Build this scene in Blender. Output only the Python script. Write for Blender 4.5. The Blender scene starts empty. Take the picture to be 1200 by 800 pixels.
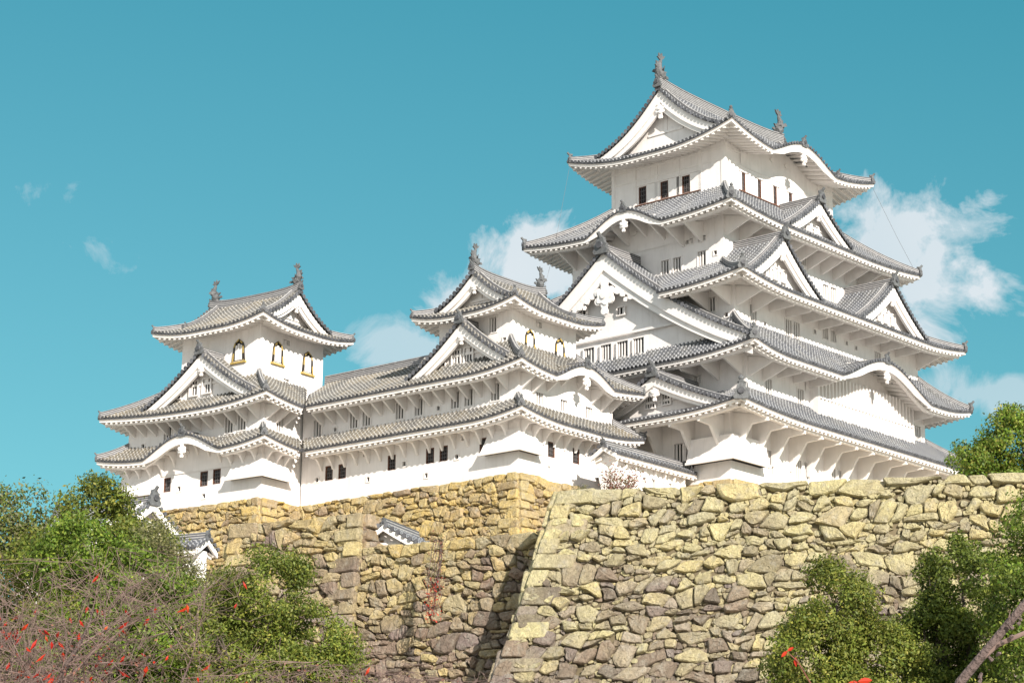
import bpy, math, random
import numpy as np
from math import sin, cos, pi, radians, sqrt, atan2
from mathutils import Vector, Matrix
random.seed(7); rng = np.random.default_rng(7)
SC = bpy.context.scene

# ---------------------------------------------------------------- camera
cam = bpy.data.cameras.new('camera'); co = bpy.data.objects.new('camera', cam)
SC.collection.objects.link(co); SC.camera = co
cam.sensor_width = 36; cam.lens = 78.64; cam.clip_end = 20000; cam.clip_start = 0.5
CR = Vector((0.6379884, -0.77000275, 0.00815873)); CU = Vector((-0.20194001, -0.15707499, 0.96672006)); CF = Vector((0.74309557, 0.61840376, 0.25570638))
co.matrix_world = Matrix(((CR.x, CU.x, -CF.x, -120.1575), (CR.y, CU.y, -CF.y, -81.2584), (CR.z, CU.z, -CF.z, 1.6006), (0, 0, 0, 1)))

# ---------------------------------------------------------------- sky, clouds, sun
SUN_AZ, SUN_EL = 27.0, 25.0          # degrees west of south, elevation
w = bpy.data.worlds.new('World'); SC.world = w; w.use_nodes = True
nt = w.node_tree; N = nt.nodes; LK = nt.links
bg = N['Background']; bg.inputs[1].default_value = 0.105
sky = N.new('ShaderNodeTexSky'); sky.sky_type = 'NISHITA'; sky.sun_disc = False
sky.sun_elevation = radians(SUN_EL); sky.sun_rotation = radians(180 + SUN_AZ); sky.altitude = 50
sky.air_density = 1.0; sky.dust_density = 0.6; sky.ozone_density = 1.0
def wn(t, **k):
    n = N.new(t)
    for a, b in k.items(): setattr(n, a, b)
    return n
def mth(op, a, b=None, clamp=False):
    n = wn('ShaderNodeMath', operation=op); n.use_clamp = clamp
    for i, q in enumerate((a, b)):
        if q is None: continue
        if isinstance(q, (int, float)): n.inputs[i].default_value = q
        else: LK.new(q, n.inputs[i])
    return n.outputs[0]
tint = wn('ShaderNodeMix', data_type='RGBA', blend_type='MULTIPLY'); tint.inputs[0].default_value = 1
LK.new(sky.outputs[0], tint.inputs[6]); tint.inputs[7].default_value = SKYTINT = (0.58, 0.735, 0.63, 1)
sub = wn('ShaderNodeVectorMath', operation='SUBTRACT'); LK.new(tint.outputs[2], sub.inputs[0]); sub.inputs[1].default_value = (.58, 0, 0)
mxv = wn('ShaderNodeVectorMath', operation='MAXIMUM'); LK.new(sub.outputs[0], mxv.inputs[0]); mxv.inputs[1].default_value = (.30, 0, 0)
gm = wn('ShaderNodeGamma'); LK.new(mxv.outputs[0], gm.inputs[0]); gm.inputs[1].default_value = .75
gs = wn('ShaderNodeVectorMath', operation='MULTIPLY'); LK.new(gm.outputs[0], gs.inputs[0]); gs.inputs[1].default_value = (.93, 1.36, 1.44)
tc = wn('ShaderNodeTexCoord'); D = tc.outputs['Generated']
def dotv(vec):
    n = wn('ShaderNodeVectorMath', operation='DOT_PRODUCT'); LK.new(D, n.inputs[0]); n.inputs[1].default_value = vec; return n.outputs['Value']
ha, hz = dotv((0.638, -0.770, 0)), dotv((0, 0, 1))
ns = wn('ShaderNodeTexNoise'); ns.inputs['Scale'].default_value = 26; ns.inputs['Detail'].default_value = 9; ns.inputs['Roughness'].default_value = 0.62; ns.inputs['Distortion'].default_value = 0.5
LK.new(D, ns.inputs['Vector'])
ns2 = wn('ShaderNodeTexNoise'); ns2.inputs['Scale'].default_value = 9; ns2.inputs['Detail'].default_value = 4
LK.new(D, ns2.inputs['Vector'])
CLOUDS = [((.8350, .4650, .287), .050, .034, 1.0), ((.8440, .4520, .2980), .026, .014, .6), ((.7480, .5950, .290), .040, .021, .9), ((.727, .627, .270), .030, .018, .75), ((.7093, .6572, .2549), .026, .013, .6),
          ((.6052, .742, .2885), .017, .009, .28), ((.5801, .7524, .312), .013, .006, .2), ((.8643, .4473, .2301), .026, .012, .55), ((.5585, .7546, .3445), .008, .006, .2)]
tot = None
for v, ra, rb, k in CLOUDS:
    a0 = .638 * v[0] - .77 * v[1]; b0 = v[2]
    da = mth('DIVIDE', mth('SUBTRACT', ha, a0), ra); db = mth('DIVIDE', mth('SUBTRACT', hz, b0), rb)
    rr = mth('SQRT', mth('ADD', mth('MULTIPLY', da, da), mth('MULTIPLY', db, db)))
    m = mth('SUBTRACT', mth('ADD', 1.0 if k > .5 else .1, mth('MULTIPLY', mth('SUBTRACT', ns.outputs[0], .5), 3.6 if k > .5 else 9.0)), rr)
    m = mth('MULTIPLY', mth('MULTIPLY', m, 1.8, True), k)
    tot = m if tot is None else mth('MAXIMUM', tot, m)
tot = mth('MULTIPLY', tot, mth('ADD', .62, mth('MULTIPLY', ns2.outputs[0], .6)), True)
# unseen broken white cloud, added behind the camera to brighten the shaded west faces
fill_bank = mth('MULTIPLY', mth('SUBTRACT', dotv((-.80, -.30, .35)), .12), 5.0, True); fill_bank = mth('MULTIPLY', fill_bank, mth('MULTIPLY', mth('SUBTRACT', mth('ADD', ns2.outputs[0], .18), .45), 5.0, True))
tot = mth('MAXIMUM', tot, mth('MULTIPLY', fill_bank, .95))
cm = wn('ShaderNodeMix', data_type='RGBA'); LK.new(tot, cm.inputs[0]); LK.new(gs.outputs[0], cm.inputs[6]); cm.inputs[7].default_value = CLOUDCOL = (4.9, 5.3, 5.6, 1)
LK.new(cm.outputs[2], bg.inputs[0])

sl = bpy.data.lights.new('sun', 'SUN'); sl.energy = 5.0; sl.angle = radians(.5); sl.color = (1.0, .925, .83)
so = bpy.data.objects.new('sun', sl); SC.collection.objects.link(so)
sv = Vector((-sin(radians(SUN_AZ)) * cos(radians(SUN_EL)), -cos(radians(SUN_AZ)) * cos(radians(SUN_EL)), sin(radians(SUN_EL))))
so.rotation_euler = sv.to_track_quat('Z', 'Y').to_euler(); so.location = (-60, -120, 80)
SC.view_settings.view_transform = 'Standard'; SC.view_settings.look = 'None'; SC.view_settings.gamma = 1
SC.view_settings.exposure = 0.57

# ---------------------------------------------------------------- materials
MATS = {}
def mat(name, col, rough=.85, var=0.0, nscale=3.0, bump=0.0, bscale=20.0, island=0.0, extra=None, spec=.3):
    m = bpy.data.materials.new(name); m.use_nodes = True; t = m.node_tree; b = t.nodes['Principled BSDF']
    b.inputs['Roughness'].default_value = rough; b.inputs['Specular IOR Level'].default_value = spec
    cr = t.nodes.new('ShaderNodeRGB'); cr.outputs[0].default_value = (*col, 1); out = cr.outputs[0]
    tcn = t.nodes.new('ShaderNodeTexCoord')
    if var:
        n = t.nodes.new('ShaderNodeTexNoise'); n.inputs['Scale'].default_value = nscale; n.inputs['Detail'].default_value = 5
        t.links.new(tcn.outputs['Object'], n.inputs['Vector'])
        mr = t.nodes.new('ShaderNodeMapRange'); mr.inputs[1].default_value = .3; mr.inputs[2].default_value = .7; mr.inputs[3].default_value = 1 - var; mr.inputs[4].default_value = 1 + var * .4
        t.links.new(n.outputs[0], mr.inputs[0])
        hs = t.nodes.new('ShaderNodeHueSaturation'); t.links.new(out, hs.inputs['Color']); t.links.new(mr.outputs[0], hs.inputs['Value']); out = hs.outputs[0]
    if island:
        g = t.nodes.new('ShaderNodeNewGeometry'); mr = t.nodes.new('ShaderNodeMapRange'); mr.inputs[3].default_value = 1 - island; mr.inputs[4].default_value = 1 + island
        t.links.new(g.outputs['Random Per Island'], mr.inputs[0])
        hs = t.nodes.new('ShaderNodeHueSaturation'); t.links.new(out, hs.inputs['Color']); t.links.new(mr.outputs[0], hs.inputs['Value']); out = hs.outputs[0]
    t.links.new(out, b.inputs['Base Color'])
    if bump:
        n = t.nodes.new('ShaderNodeTexNoise'); n.inputs['Scale'].default_value = bscale; n.inputs['Detail'].default_value = 6
        t.links.new(tcn.outputs['Object'], n.inputs['Vector'])
        bp = t.nodes.new('ShaderNodeBump'); bp.inputs['Strength'].default_value = bump; bp.inputs['Distance'].default_value = .1
        t.links.new(n.outputs[0], bp.inputs['Height']); t.links.new(bp.outputs[0], b.inputs['Normal'])
    MATS[name] = m
    return m
mat('plaster', (.85, .81, .79), .9, .08, .9, .12, 14)
mat('plaster_trim', (.85, .81, .785), .9, .07, 1.5)
mat('tile_dark', (.08, .082, .09), .6, .35, 6)
mat('tile_disc', (.12, .122, .135), .6, .4, 5, island=.35)
mat('ornament', (.135, .14, .145), .65, .35, 5, .4, 12)
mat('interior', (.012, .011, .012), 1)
mat('wood', (.17, .085, .06), .8, .3, 8)
mat('iron', (.11, .10, .10), .6)
mat('lacquer', (.03, .025, .02), .4)
mat('gold', (.50, .36, .11), .45, .3, 12)
mat('earth', (.16, .13, .08), 1, .4, .4); mat('gravel', (.56, .50, .42), 1, .2, .8)
mat('grass', (.06, .09, .02), 1, .4, 2)
mat('bark', (.13, .105, .085), .95, .4, 14, .5, 30)
mat('twig', (.20, .138, .12), .9, .35, 8)
mat('oldwood', (.15, .11, .10), .9, .4, 10, .6, 40)

def streak(name, amt):
    m = MATS[name]; t = m.node_tree; b = t.nodes['Principled BSDF']; src = b.inputs['Base Color'].links[0].from_socket
    tcn = t.nodes.new('ShaderNodeTexCoord'); mp = t.nodes.new('ShaderNodeMapping'); mp.inputs['Scale'].default_value = (2.2, 2.2, .28); n = t.nodes.new('ShaderNodeTexNoise'); n.inputs['Scale'].default_value = 1.3; n.inputs['Detail'].default_value = 7; n.inputs['Roughness'].default_value = .65
    t.links.new(tcn.outputs['Object'], mp.inputs[0]); t.links.new(mp.outputs[0], n.inputs['Vector']); mr = t.nodes.new('ShaderNodeMapRange'); mr.inputs[1].default_value = .50; mr.inputs[2].default_value = .72; mr.inputs[4].default_value = amt; t.links.new(n.outputs[0], mr.inputs[0])
    mx = t.nodes.new('ShaderNodeMix'); mx.data_type = 'RGBA'; t.links.new(mr.outputs[0], mx.inputs[0]); t.links.new(src, mx.inputs[6]); mx.inputs[7].default_value = (.50, .46, .42, 1); t.links.new(mx.outputs[2], b.inputs['Base Color'])
streak('plaster', .26); streak('plaster_trim', .16)

def stripes(name, axis, period, duty, ca, cb, var=.3, rough=.75, blotch=0.0, cb2=None, soft=.08):
    """material striped by the UV map: uv.y (metres along) or uv.x; ca in 'duty' share of the period, else cb"""
    m = bpy.data.materials.new(name); m.use_nodes = True; t = m.node_tree; b = t.nodes['Principled BSDF']; b.inputs['Roughness'].default_value = rough
    b.inputs['Specular IOR Level'].default_value = .3
    nn = t.nodes.new; ln = t.links.new
    uv = nn('ShaderNodeUVMap'); sp = nn('ShaderNodeSeparateXYZ'); ln(uv.outputs[0], sp.inputs[0])
    def M(op, a, bb=None, cl=False):
        q = nn('ShaderNodeMath'); q.operation = op; q.use_clamp = cl
        for i, x in enumerate((a, bb)):
            if x is None: continue
            if isinstance(x, (int, float)): q.inputs[i].default_value = x
            else: ln(x, q.inputs[i])
        return q.outputs[0]
    tcn = nn('ShaderNodeTexCoord'); no = nn('ShaderNodeTexNoise'); no.inputs['Scale'].default_value = 5; no.inputs['Detail'].default_value = 4; ln(tcn.outputs['Object'], no.inputs['Vector'])
    fr = M('FRACT', M('ADD', M('DIVIDE', sp.outputs[axis], period), M('MULTIPLY', M('SUBTRACT', no.outputs[0], .5), .35)))
    d = M('ABSOLUTE', M('SUBTRACT', fr, .5))
    f = M('DIVIDE', M('SUBTRACT', duty / 2 + soft / 2, d), soft, True)
    n2 = nn('ShaderNodeTexNoise'); n2.inputs['Scale'].default_value = .55; n2.inputs['Detail'].default_value = 7; n2.inputs['Roughness'].default_value = .65; ln(tcn.outputs['Object'], n2.inputs['Vector'])
    mx = nn('ShaderNodeMix'); mx.data_type = 'RGBA'; mx.inputs[6].default_value = (*cb, 1); mx.inputs[7].default_value = (*ca, 1); ln(f, mx.inputs[0])
    if cb2:
        m2 = nn('ShaderNodeMix'); m2.data_type = 'RGBA'; m2.inputs[6].default_value = (*cb, 1); m2.inputs[7].default_value = (*cb2, 1)
        g = nn('ShaderNodeMapRange'); g.inputs[1].default_value = .45; g.inputs[2].default_value = .62; ln(n2.outputs[0], g.inputs[0]); ln(g.outputs[0], m2.inputs[0]); ln(m2.outputs[2], mx.inputs[6])
    hs = nn('ShaderNodeHueSaturation'); ln(mx.outputs[2], hs.inputs['Color'])
    ge = nn('ShaderNodeNewGeometry'); va = M('ADD', M('MULTIPLY', no.outputs[0], var * 2), 1 - var); va = M('MULTIPLY', va, M('ADD', 1 - var * .4, M('MULTIPLY', ge.outputs['Random Per Island'], var * .8)))
    ln(va, hs.inputs['Value']); ln(hs.outputs[0], b.inputs['Base Color']); MATS[name] = m
stripes('tile_rib', 1, .30, .30, (.31, .315, .325), (.10, .105, .12), .36, cb2=(.155, .155, .155))
stripes('tile_pan', 1, .30, .30, (.038, .04, .046), (.125, .13, .14), .3, cb2=(.16, .157, .15))
stripes('tile_rib_old', 1, .30, .30, (.31, .30, .28), (.12, .117, .112), .4, cb2=(.20, .175, .135))
stripes('tile_pan_old', 1, .30, .30, (.05, .045, .04), (.14, .132, .125), .35, cb2=(.19, .165, .125))
stripes('ridge', 0, .13, .36, (.38, .37, .36), (.10, .10, .11), .35)

def stone_mat(name, ca, cb, cc, zlo, zhi, dark=(.155, .132, .10), rough=.95):
    """stones: hue by each stone's own random value; lichen yellow grows towards the wall's top"""
    m = bpy.data.materials.new(name); m.use_nodes = True; t = m.node_tree; b = t.nodes['Principled BSDF']; b.inputs['Roughness'].default_value = rough
    b.inputs['Specular IOR Level'].default_value = .15
    nn = t.nodes.new; ln = t.links.new
    ge = nn('ShaderNodeNewGeometry'); tcn = nn('ShaderNodeTexCoord')
    rp = nn('ShaderNodeValToRGB'); e = rp.color_ramp.elements
    e[0].position = 0; e[0].color = (*ca, 1); e[1].position = 1; e[1].color = (*cc, 1)
    x = rp.color_ramp.elements.new(.35); x.color = (*cb, 1); x = rp.color_ramp.elements.new(.7); x.color = (*[(p + q) / 2 for p, q in zip(ca, cb)], 1)
    ln(ge.outputs['Random Per Island'], rp.inputs[0])
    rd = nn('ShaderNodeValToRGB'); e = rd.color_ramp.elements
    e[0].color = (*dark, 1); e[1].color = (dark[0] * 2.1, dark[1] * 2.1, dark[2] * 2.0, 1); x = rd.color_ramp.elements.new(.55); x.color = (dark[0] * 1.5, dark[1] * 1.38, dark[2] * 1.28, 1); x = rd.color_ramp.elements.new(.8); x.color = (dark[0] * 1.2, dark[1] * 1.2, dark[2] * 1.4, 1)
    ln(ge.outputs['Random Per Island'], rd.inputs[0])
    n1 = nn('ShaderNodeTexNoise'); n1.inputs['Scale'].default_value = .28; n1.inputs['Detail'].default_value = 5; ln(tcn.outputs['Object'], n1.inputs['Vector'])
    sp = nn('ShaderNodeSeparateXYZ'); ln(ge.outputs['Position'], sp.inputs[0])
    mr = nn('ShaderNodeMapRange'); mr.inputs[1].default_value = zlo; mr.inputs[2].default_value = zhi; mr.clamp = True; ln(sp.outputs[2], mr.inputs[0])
    def M(op, a, bb=None, cl=False):
        q = nn('ShaderNodeMath'); q.operation = op; q.use_clamp = cl
        for i, x in enumerate((a, bb)):
            if x is None: continue
            if isinstance(x, (int, float)): q.inputs[i].default_value = x
            else: ln(x, q.inputs[i])
        return q.outputs[0]
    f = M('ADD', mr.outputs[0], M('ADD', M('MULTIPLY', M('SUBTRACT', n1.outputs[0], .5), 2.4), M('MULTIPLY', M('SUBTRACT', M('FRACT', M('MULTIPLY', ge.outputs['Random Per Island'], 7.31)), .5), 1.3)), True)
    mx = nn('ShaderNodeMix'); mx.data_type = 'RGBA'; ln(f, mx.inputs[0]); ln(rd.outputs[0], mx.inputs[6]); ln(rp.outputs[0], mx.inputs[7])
    n2 = nn('ShaderNodeTexNoise'); n2.inputs['Scale'].default_value = 2.6; n2.inputs['Detail'].default_value = 8; n2.inputs['Roughness'].default_value = .7; ln(tcn.outputs['Object'], n2.inputs['Vector'])
    g = nn('ShaderNodeMapRange'); g.inputs[1].default_value = .50; g.inputs[2].default_value = .68; ln(n2.outputs[0], g.inputs[0])
    m2 = nn('ShaderNodeMix'); m2.data_type = 'RGBA'; ln(M('MULTIPLY', g.outputs[0], .6), m2.inputs[0]); ln(mx.outputs[2], m2.inputs[6]); m2.inputs[7].default_value = (.46, .43, .36, 1)
    n3 = nn('ShaderNodeTexNoise'); n3.inputs['Scale'].default_value = 4.5; n3.inputs['Detail'].default_value = 8; n3.inputs['Roughness'].default_value = .75; ln(tcn.outputs['Object'], n3.inputs['Vector'])
    g3 = nn('ShaderNodeMapRange'); g3.inputs[1].default_value = .52; g3.inputs[2].default_value = .66; ln(n3.outputs[0], g3.inputs[0])
    m3 = nn('ShaderNodeMix'); m3.data_type = 'RGBA'; ln(M('MULTIPLY', g3.outputs[0], .7), m3.inputs[0]); ln(m2.outputs[2], m3.inputs[6]); m3.inputs[7].default_value = (.15, .12, .085, 1)
    n5 = nn('ShaderNodeTexNoise'); n5.inputs['Scale'].default_value = 9; n5.inputs['Detail'].default_value = 8; n5.inputs['Roughness'].default_value = .8; ln(tcn.outputs['Object'], n5.inputs['Vector'])
    g5 = nn('ShaderNodeMapRange'); g5.inputs[1].default_value = .36; g5.inputs[2].default_value = .64; g5.inputs[3].default_value = .62; g5.inputs[4].default_value = 1.3; ln(n5.outputs[0], g5.inputs[0])
    h5_ = nn('ShaderNodeHueSaturation'); ln(m3.outputs[2], h5_.inputs['Color']); ln(g5.outputs[0], h5_.inputs['Value']); ln(h5_.outputs[0], b.inputs['Base Color'])
    bp = nn('ShaderNodeBump'); bp.inputs['Strength'].default_value = 1.0; bp.inputs['Distance'].default_value = .16; n4 = nn('ShaderNodeTexNoise'); n4.inputs['Scale'].default_value = 11; n4.inputs['Detail'].default_value = 6; n4.inputs['Roughness'].default_value = .7; ln(tcn.outputs['Object'], n4.inputs['Vector']); ln(M('ADD', M('MULTIPLY', n3.outputs[0], 1.0), M('MULTIPLY', n4.outputs[0], .7)), bp.inputs['Height']); ln(bp.outputs[0], b.inputs['Normal'])
    MATS[name] = m
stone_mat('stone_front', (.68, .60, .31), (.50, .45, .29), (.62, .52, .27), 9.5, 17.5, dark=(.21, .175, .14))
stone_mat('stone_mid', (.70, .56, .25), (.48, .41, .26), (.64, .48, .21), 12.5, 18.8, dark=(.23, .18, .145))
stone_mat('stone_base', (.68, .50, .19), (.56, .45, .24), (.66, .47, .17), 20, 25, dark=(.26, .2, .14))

def leaf_mat(name, c1, c2, c3=None):
    m = bpy.data.materials.new(name); m.use_nodes = True; t = m.node_tree; b = t.nodes['Principled BSDF']; b.inputs['Roughness'].default_value = .55
    b.inputs['Specular IOR Level'].default_value = .35
    g = t.nodes.new('ShaderNodeNewGeometry'); rp = t.nodes.new('ShaderNodeValToRGB'); e = rp.color_ramp.elements
    e[0].color = (*c1, 1); e[1].color = (*c2, 1)
    if c3: x = e.new(.85); x.color = (*c2, 1); e[2].color = (*c3, 1)
    t.links.new(g.outputs['Random Per Island'], rp.inputs[0])
    n = t.nodes.new('ShaderNodeTexNoise'); n.inputs['Scale'].default_value = .9; tcn = t.nodes.new('ShaderNodeTexCoord'); t.links.new(tcn.outputs['Object'], n.inputs['Vector'])
    mr = t.nodes.new('ShaderNodeMapRange'); mr.inputs[1].default_value = .35; mr.inputs[2].default_value = .65; mr.inputs[3].default_value = .75; mr.inputs[4].default_value = 1.25; t.links.new(n.outputs[0], mr.inputs[0])
    hs = t.nodes.new('ShaderNodeHueSaturation'); t.links.new(rp.outputs[0], hs.inputs['Color']); t.links.new(mr.outputs[0], hs.inputs['Value'])
    t.links.new(hs.outputs[0], b.inputs['Base Color'])
    tr = t.nodes.new('ShaderNodeBsdfTranslucent'); t.links.new(hs.outputs[0], tr.inputs[0]); ms = t.nodes.new('ShaderNodeMixShader'); ms.inputs[0].default_value = .3
    t.links.new(b.outputs[0], ms.inputs[1]); t.links.new(tr.outputs[0], ms.inputs[2]); t.links.new(ms.outputs[0], t.nodes['Material Output'].inputs[0]); MATS[name] = m
leaf_mat('leaf_green', (.07, .105, .016), (.17, .215, .032), (.28, .29, .06))
leaf_mat('leaf_bright', (.07, .135, .014), (.18, .27, .03), (.29, .34, .05))
leaf_mat('leaf_olive', (.11, .115, .045), (.22, .215, .09), (.31, .27, .13))
leaf_mat('leaf_yellow', (.10, .125, .022), (.23, .24, .04), (.35, .31, .065))
leaf_mat('leaf_red', (.42, .015, .010), (.62, .05, .015), (.65, .16, .04))
leaf_mat('leaf_rust', (.20, .07, .05), (.30, .13, .09), (.38, .20, .13))

# ---------------------------------------------------------------- mesh builder
class MB:
    def __init__(s): s.v = []; s.f = []; s.m = []; s.uv = []; s.mats = []
    def mi(s, name):
        if name not in s.mats: s.mats.append(name)
        return s.mats.index(name)
    def face(s, pts, m, uvs=None):
        i = len(s.v); s.v += [tuple(p) for p in pts]; s.f.append(tuple(range(i, i + len(pts)))); s.m.append(s.mi(m)); s.uv += uvs or [(0, 0)] * len(pts)
    def grid(s, rows, m, uvs=None, close=False):
        """rows: list of equal-length point lists, shared vertices"""
        i = len(s.v); nr, nc = len(rows), len(rows[0]); k = s.mi(m)
        for r in rows: s.v += [tuple(p) for p in r]
        for a in range(nr - 1):
            for b in range(nc if close else nc - 1):
                c = (b + 1) % nc; s.f.append((i + a * nc + b, i + a * nc + c, i + (a + 1) * nc + c, i + (a + 1) * nc + b)); s.m.append(k)
                s.uv += [uvs[a][b], uvs[a][c], uvs[a + 1][c], uvs[a + 1][b]] if uvs else [(0, 0)] * 4
    def hexa(s, p, m, skip=()):
        """8 points: bottom 0-3 ccw, top 4-7"""
        i = len(s.v); s.v += [tuple(q) for q in p]; k = s.mi(m)
        for j, q in enumerate(((3, 2, 1, 0), (4, 5, 6, 7), (0, 1, 5, 4), (1, 2, 6, 5), (2, 3, 7, 6), (3, 0, 4, 7))):
            if j in skip: continue
            s.f.append(tuple(i + x for x in q)); s.m.append(k); s.uv += [(0, 0)] * 4
    def box(s, x0, y0, z0, x1, y1, z1, m):
        s.hexa([(x0, y0, z0), (x1, y0, z0), (x1, y1, z0), (x0, y1, z0), (x0, y0, z1), (x1, y0, z1), (x1, y1, z1), (x0, y1, z1)], m)
    def prism(s, poly, vec, m):
        """extrude planar polygon (list of 3D points) by vec"""
        n = len(poly); q = [(p[0] + vec[0], p[1] + vec[1], p[2] + vec[2]) for p in poly]
        s.face(poly[::-1], m); s.face(q, m)
        for a in range(n): b = (a + 1) % n; s.face([poly[a], poly[b], q[b], q[a]], m)
    def tube(s, pts, rad, m, n=5, cap=True):
        rows = []; up = Vector((0, 0, 1)); pts = [Vector(p) for p in pts]
        for i, p in enumerate(pts):
            t = (pts[min(i + 1, len(pts) - 1)] - pts[max(i - 1, 0)]).normalized(); a = t.cross(up if abs(t.z) < .9 else Vector((1, 0, 0))).normalized(); b = a.cross(t)
            r = rad[i] if isinstance(rad, (list, tuple)) else rad
            rows.append([tuple(p + (a * cos(2 * pi * j / n) + b * sin(2 * pi * j / n)) * r) for j in range(n)])
        s.grid(rows, m, close=True)
        if cap: s.face(rows[0], m); s.face(rows[-1][::-1], m)
    def build(s, name, parent=None, loc=None, smooth=False):
        me = bpy.data.meshes.new(name); me.from_pydata(s.v, [], s.f)
        for x in s.mats: me.materials.append(MATS[x])
        me.polygons.foreach_set('material_index', s.m)
        l = me.uv_layers.new(name='UVMap'); l.data.foreach_set('uv', [c for q in s.uv for c in q])
        if smooth: me.polygons.foreach_set('use_smooth', [True] * len(s.f))
        o = bpy.data.objects.new(name, me); SC.collection.objects.link(o)
        if parent: o.parent = parent
        if loc: o.location = loc
        return o
def thing(name, label, cat, loc=(0, 0, 0), rz=0, group=None):
    o = bpy.data.objects.new(name, None); SC.collection.objects.link(o); o.location = loc; o.rotation_euler = (0, 0, radians(rz)); o.empty_display_size = .5; o['kind'] = 'thing'
    return tag(o, label, cat, group)
def tag(o, label, cat, group=None):
    o['label'] = label; o['category'] = cat
    if group: o['group'] = group
    return o
def struct(o, kind='structure'): o['kind'] = kind; return o

# ---------------------------------------------------------------- tiled roofs
SP = .33     # rib spacing
class Side:
    """one sloping side of a roof: s runs along the eave, d inwards from it (plan metres)"""
    def __init__(s, O, e, n, L, D, Da, Db, z0, rise, a=.72, U=.5, Q=1.4, kara=None, over=1.5, clip=None, dmin=None, endA=True, endB=True):
        s.O, s.e, s.n, s.L, s.D, s.Da, s.Db, s.z0, s.rise, s.a, s.U, s.Q, s.kara, s.over, s.clip, s.dminf = O, e, n, L, D, Da, Db, z0, rise, a, U, Q, kara, over, clip, dmin
        s.endA, s.endB = endA, endB
    def q(s, x): return min(x / s.Da if s.endA else 99, (s.L - x) / s.Db if s.endB else 99)
    def kf(s, x):
        if not s.kara: return 0
        t = (x - s.kara[0]) / s.kara[1]
        return 0 if abs(t) >= 1 else .5 + .5 * cos(pi * t)
    def z(s, x, d):
        t = d / s.D; q = s.q(x)
        z = s.z0 + s.rise * (s.a * t + (1 - s.a) * t * t)
        if q < s.Q: z += s.U * max(0, 1 - max(q, t, 0) / s.Q) ** 2
        if s.kara:
            k = s.kf(x)
            if k > 0: z = max(z, s.z0 - .12 + (s.kara[2] + .12) * k ** .85 + .04 * d)
        return z
    def dmax(s, x):
        d = s.D * max(0, min(1, s.q(x)))
        return s.clip(x, d) if s.clip else d
    def dmin(s, x): return s.dminf(s, x) if s.dminf else 0
    def P(s, x, d, z): return (s.O[0] + s.e[0] * x + s.n[0] * d, s.O[1] + s.e[1] * x + s.n[1] * d, z)
OLD = ['']
def rib(mb, pts, lat, r=.088, v0=0, disc=True, nrm=None, m=None):
    """half-round tile row along pts; lat = horizontal unit vector across it"""
    rows = []; uvs = []; v = v0; pr = None
    up = Vector((0, 0, 1)); lv = Vector((lat[0], lat[1], 0)) if len(lat) == 2 else Vector(lat)
    for p in pts:
        p = Vector(p)
        if pr is not None: v += (p - pr).length
        pr = p
        rows.append([tuple(p + lv * (cos(a) * r) + up * (sin(a) * r * 1.15)) for a in (pi, pi * .72, pi * .5, pi * .28, 0)]); uvs.append([(k / 4, v) for k in range(5)])
    mb.grid(rows, m or 'tile_rib' + OLD[0], uvs)
    if disc:
        c = Vector(pts[0]); t = (Vector(pts[0]) - Vector(pts[1])).normalized(); c = c + t * .03 + up * .035; b = t.cross(lv)
        mb.face([tuple(c + (lv * cos(2 * pi * k / 7) + b * sin(2 * pi * k / 7)) * r * 1.32) for k in range(7)], 'tile_disc')
def tile_side(mb, S):
    xs = list(np.linspace(0, S.L, max(2, int(round(S.L / SP)) + 1)))
    for i in range(len(xs) - 1):
        a, b = xs[i], xs[i + 1]; m = (a + b) / 2; dm = S.dmax(m); d0 = S.dmin(m)
        if dm - d0 < .05: continue
        da, db = S.dmax(a), S.dmax(b)
        if abs(da + db - 2 * dm) > .9: da = db = dm
        nst = max(2, int((dm - d0) / .55) + 1)
        ra, rb, ua, ub = [], [], [], []
        for k in range(nst + 1):
            t = k / nst; pa, pb = d0 + (da - d0) * t, d0 + (db - d0) * t
            ra.append(S.P(a, pa, S.z(a, pa))); rb.append(S.P(b, pb, S.z(b, pb))); ua.append((0, pa * 1.15)); ub.append((1, pb * 1.15))
        mb.grid([ra, rb], 'tile_pan' + OLD[0], [ua, ub])
        off = -.03 if d0 == 0 else 0
        pts = [S.P(m, d0 + off + (dm - d0 - off) * k / nst, S.z(m, max(0, d0 + off + (dm - d0 - off) * k / nst)) + .015) for k in range(nst + 1)]
        rib(mb, pts, S.e, v0=d0 + random.random() * .05, disc=(d0 == 0))
        if d0 == 0:   # lip tile between the discs
            za, zb = S.z(a, 0), S.z(b, 0); zm = S.z(m, 0)
            for (p, q, zp, zq) in ((a, m, za, zm), (m, b, zm, zb)):
                mb.face([S.P(p, -.01, zp + .03), S.P(q, -.01, zq + .03), S.P(q, 0, zq - .10), S.P(p, 0, zp - .10)], 'tile_dark')
FH = .20
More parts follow.
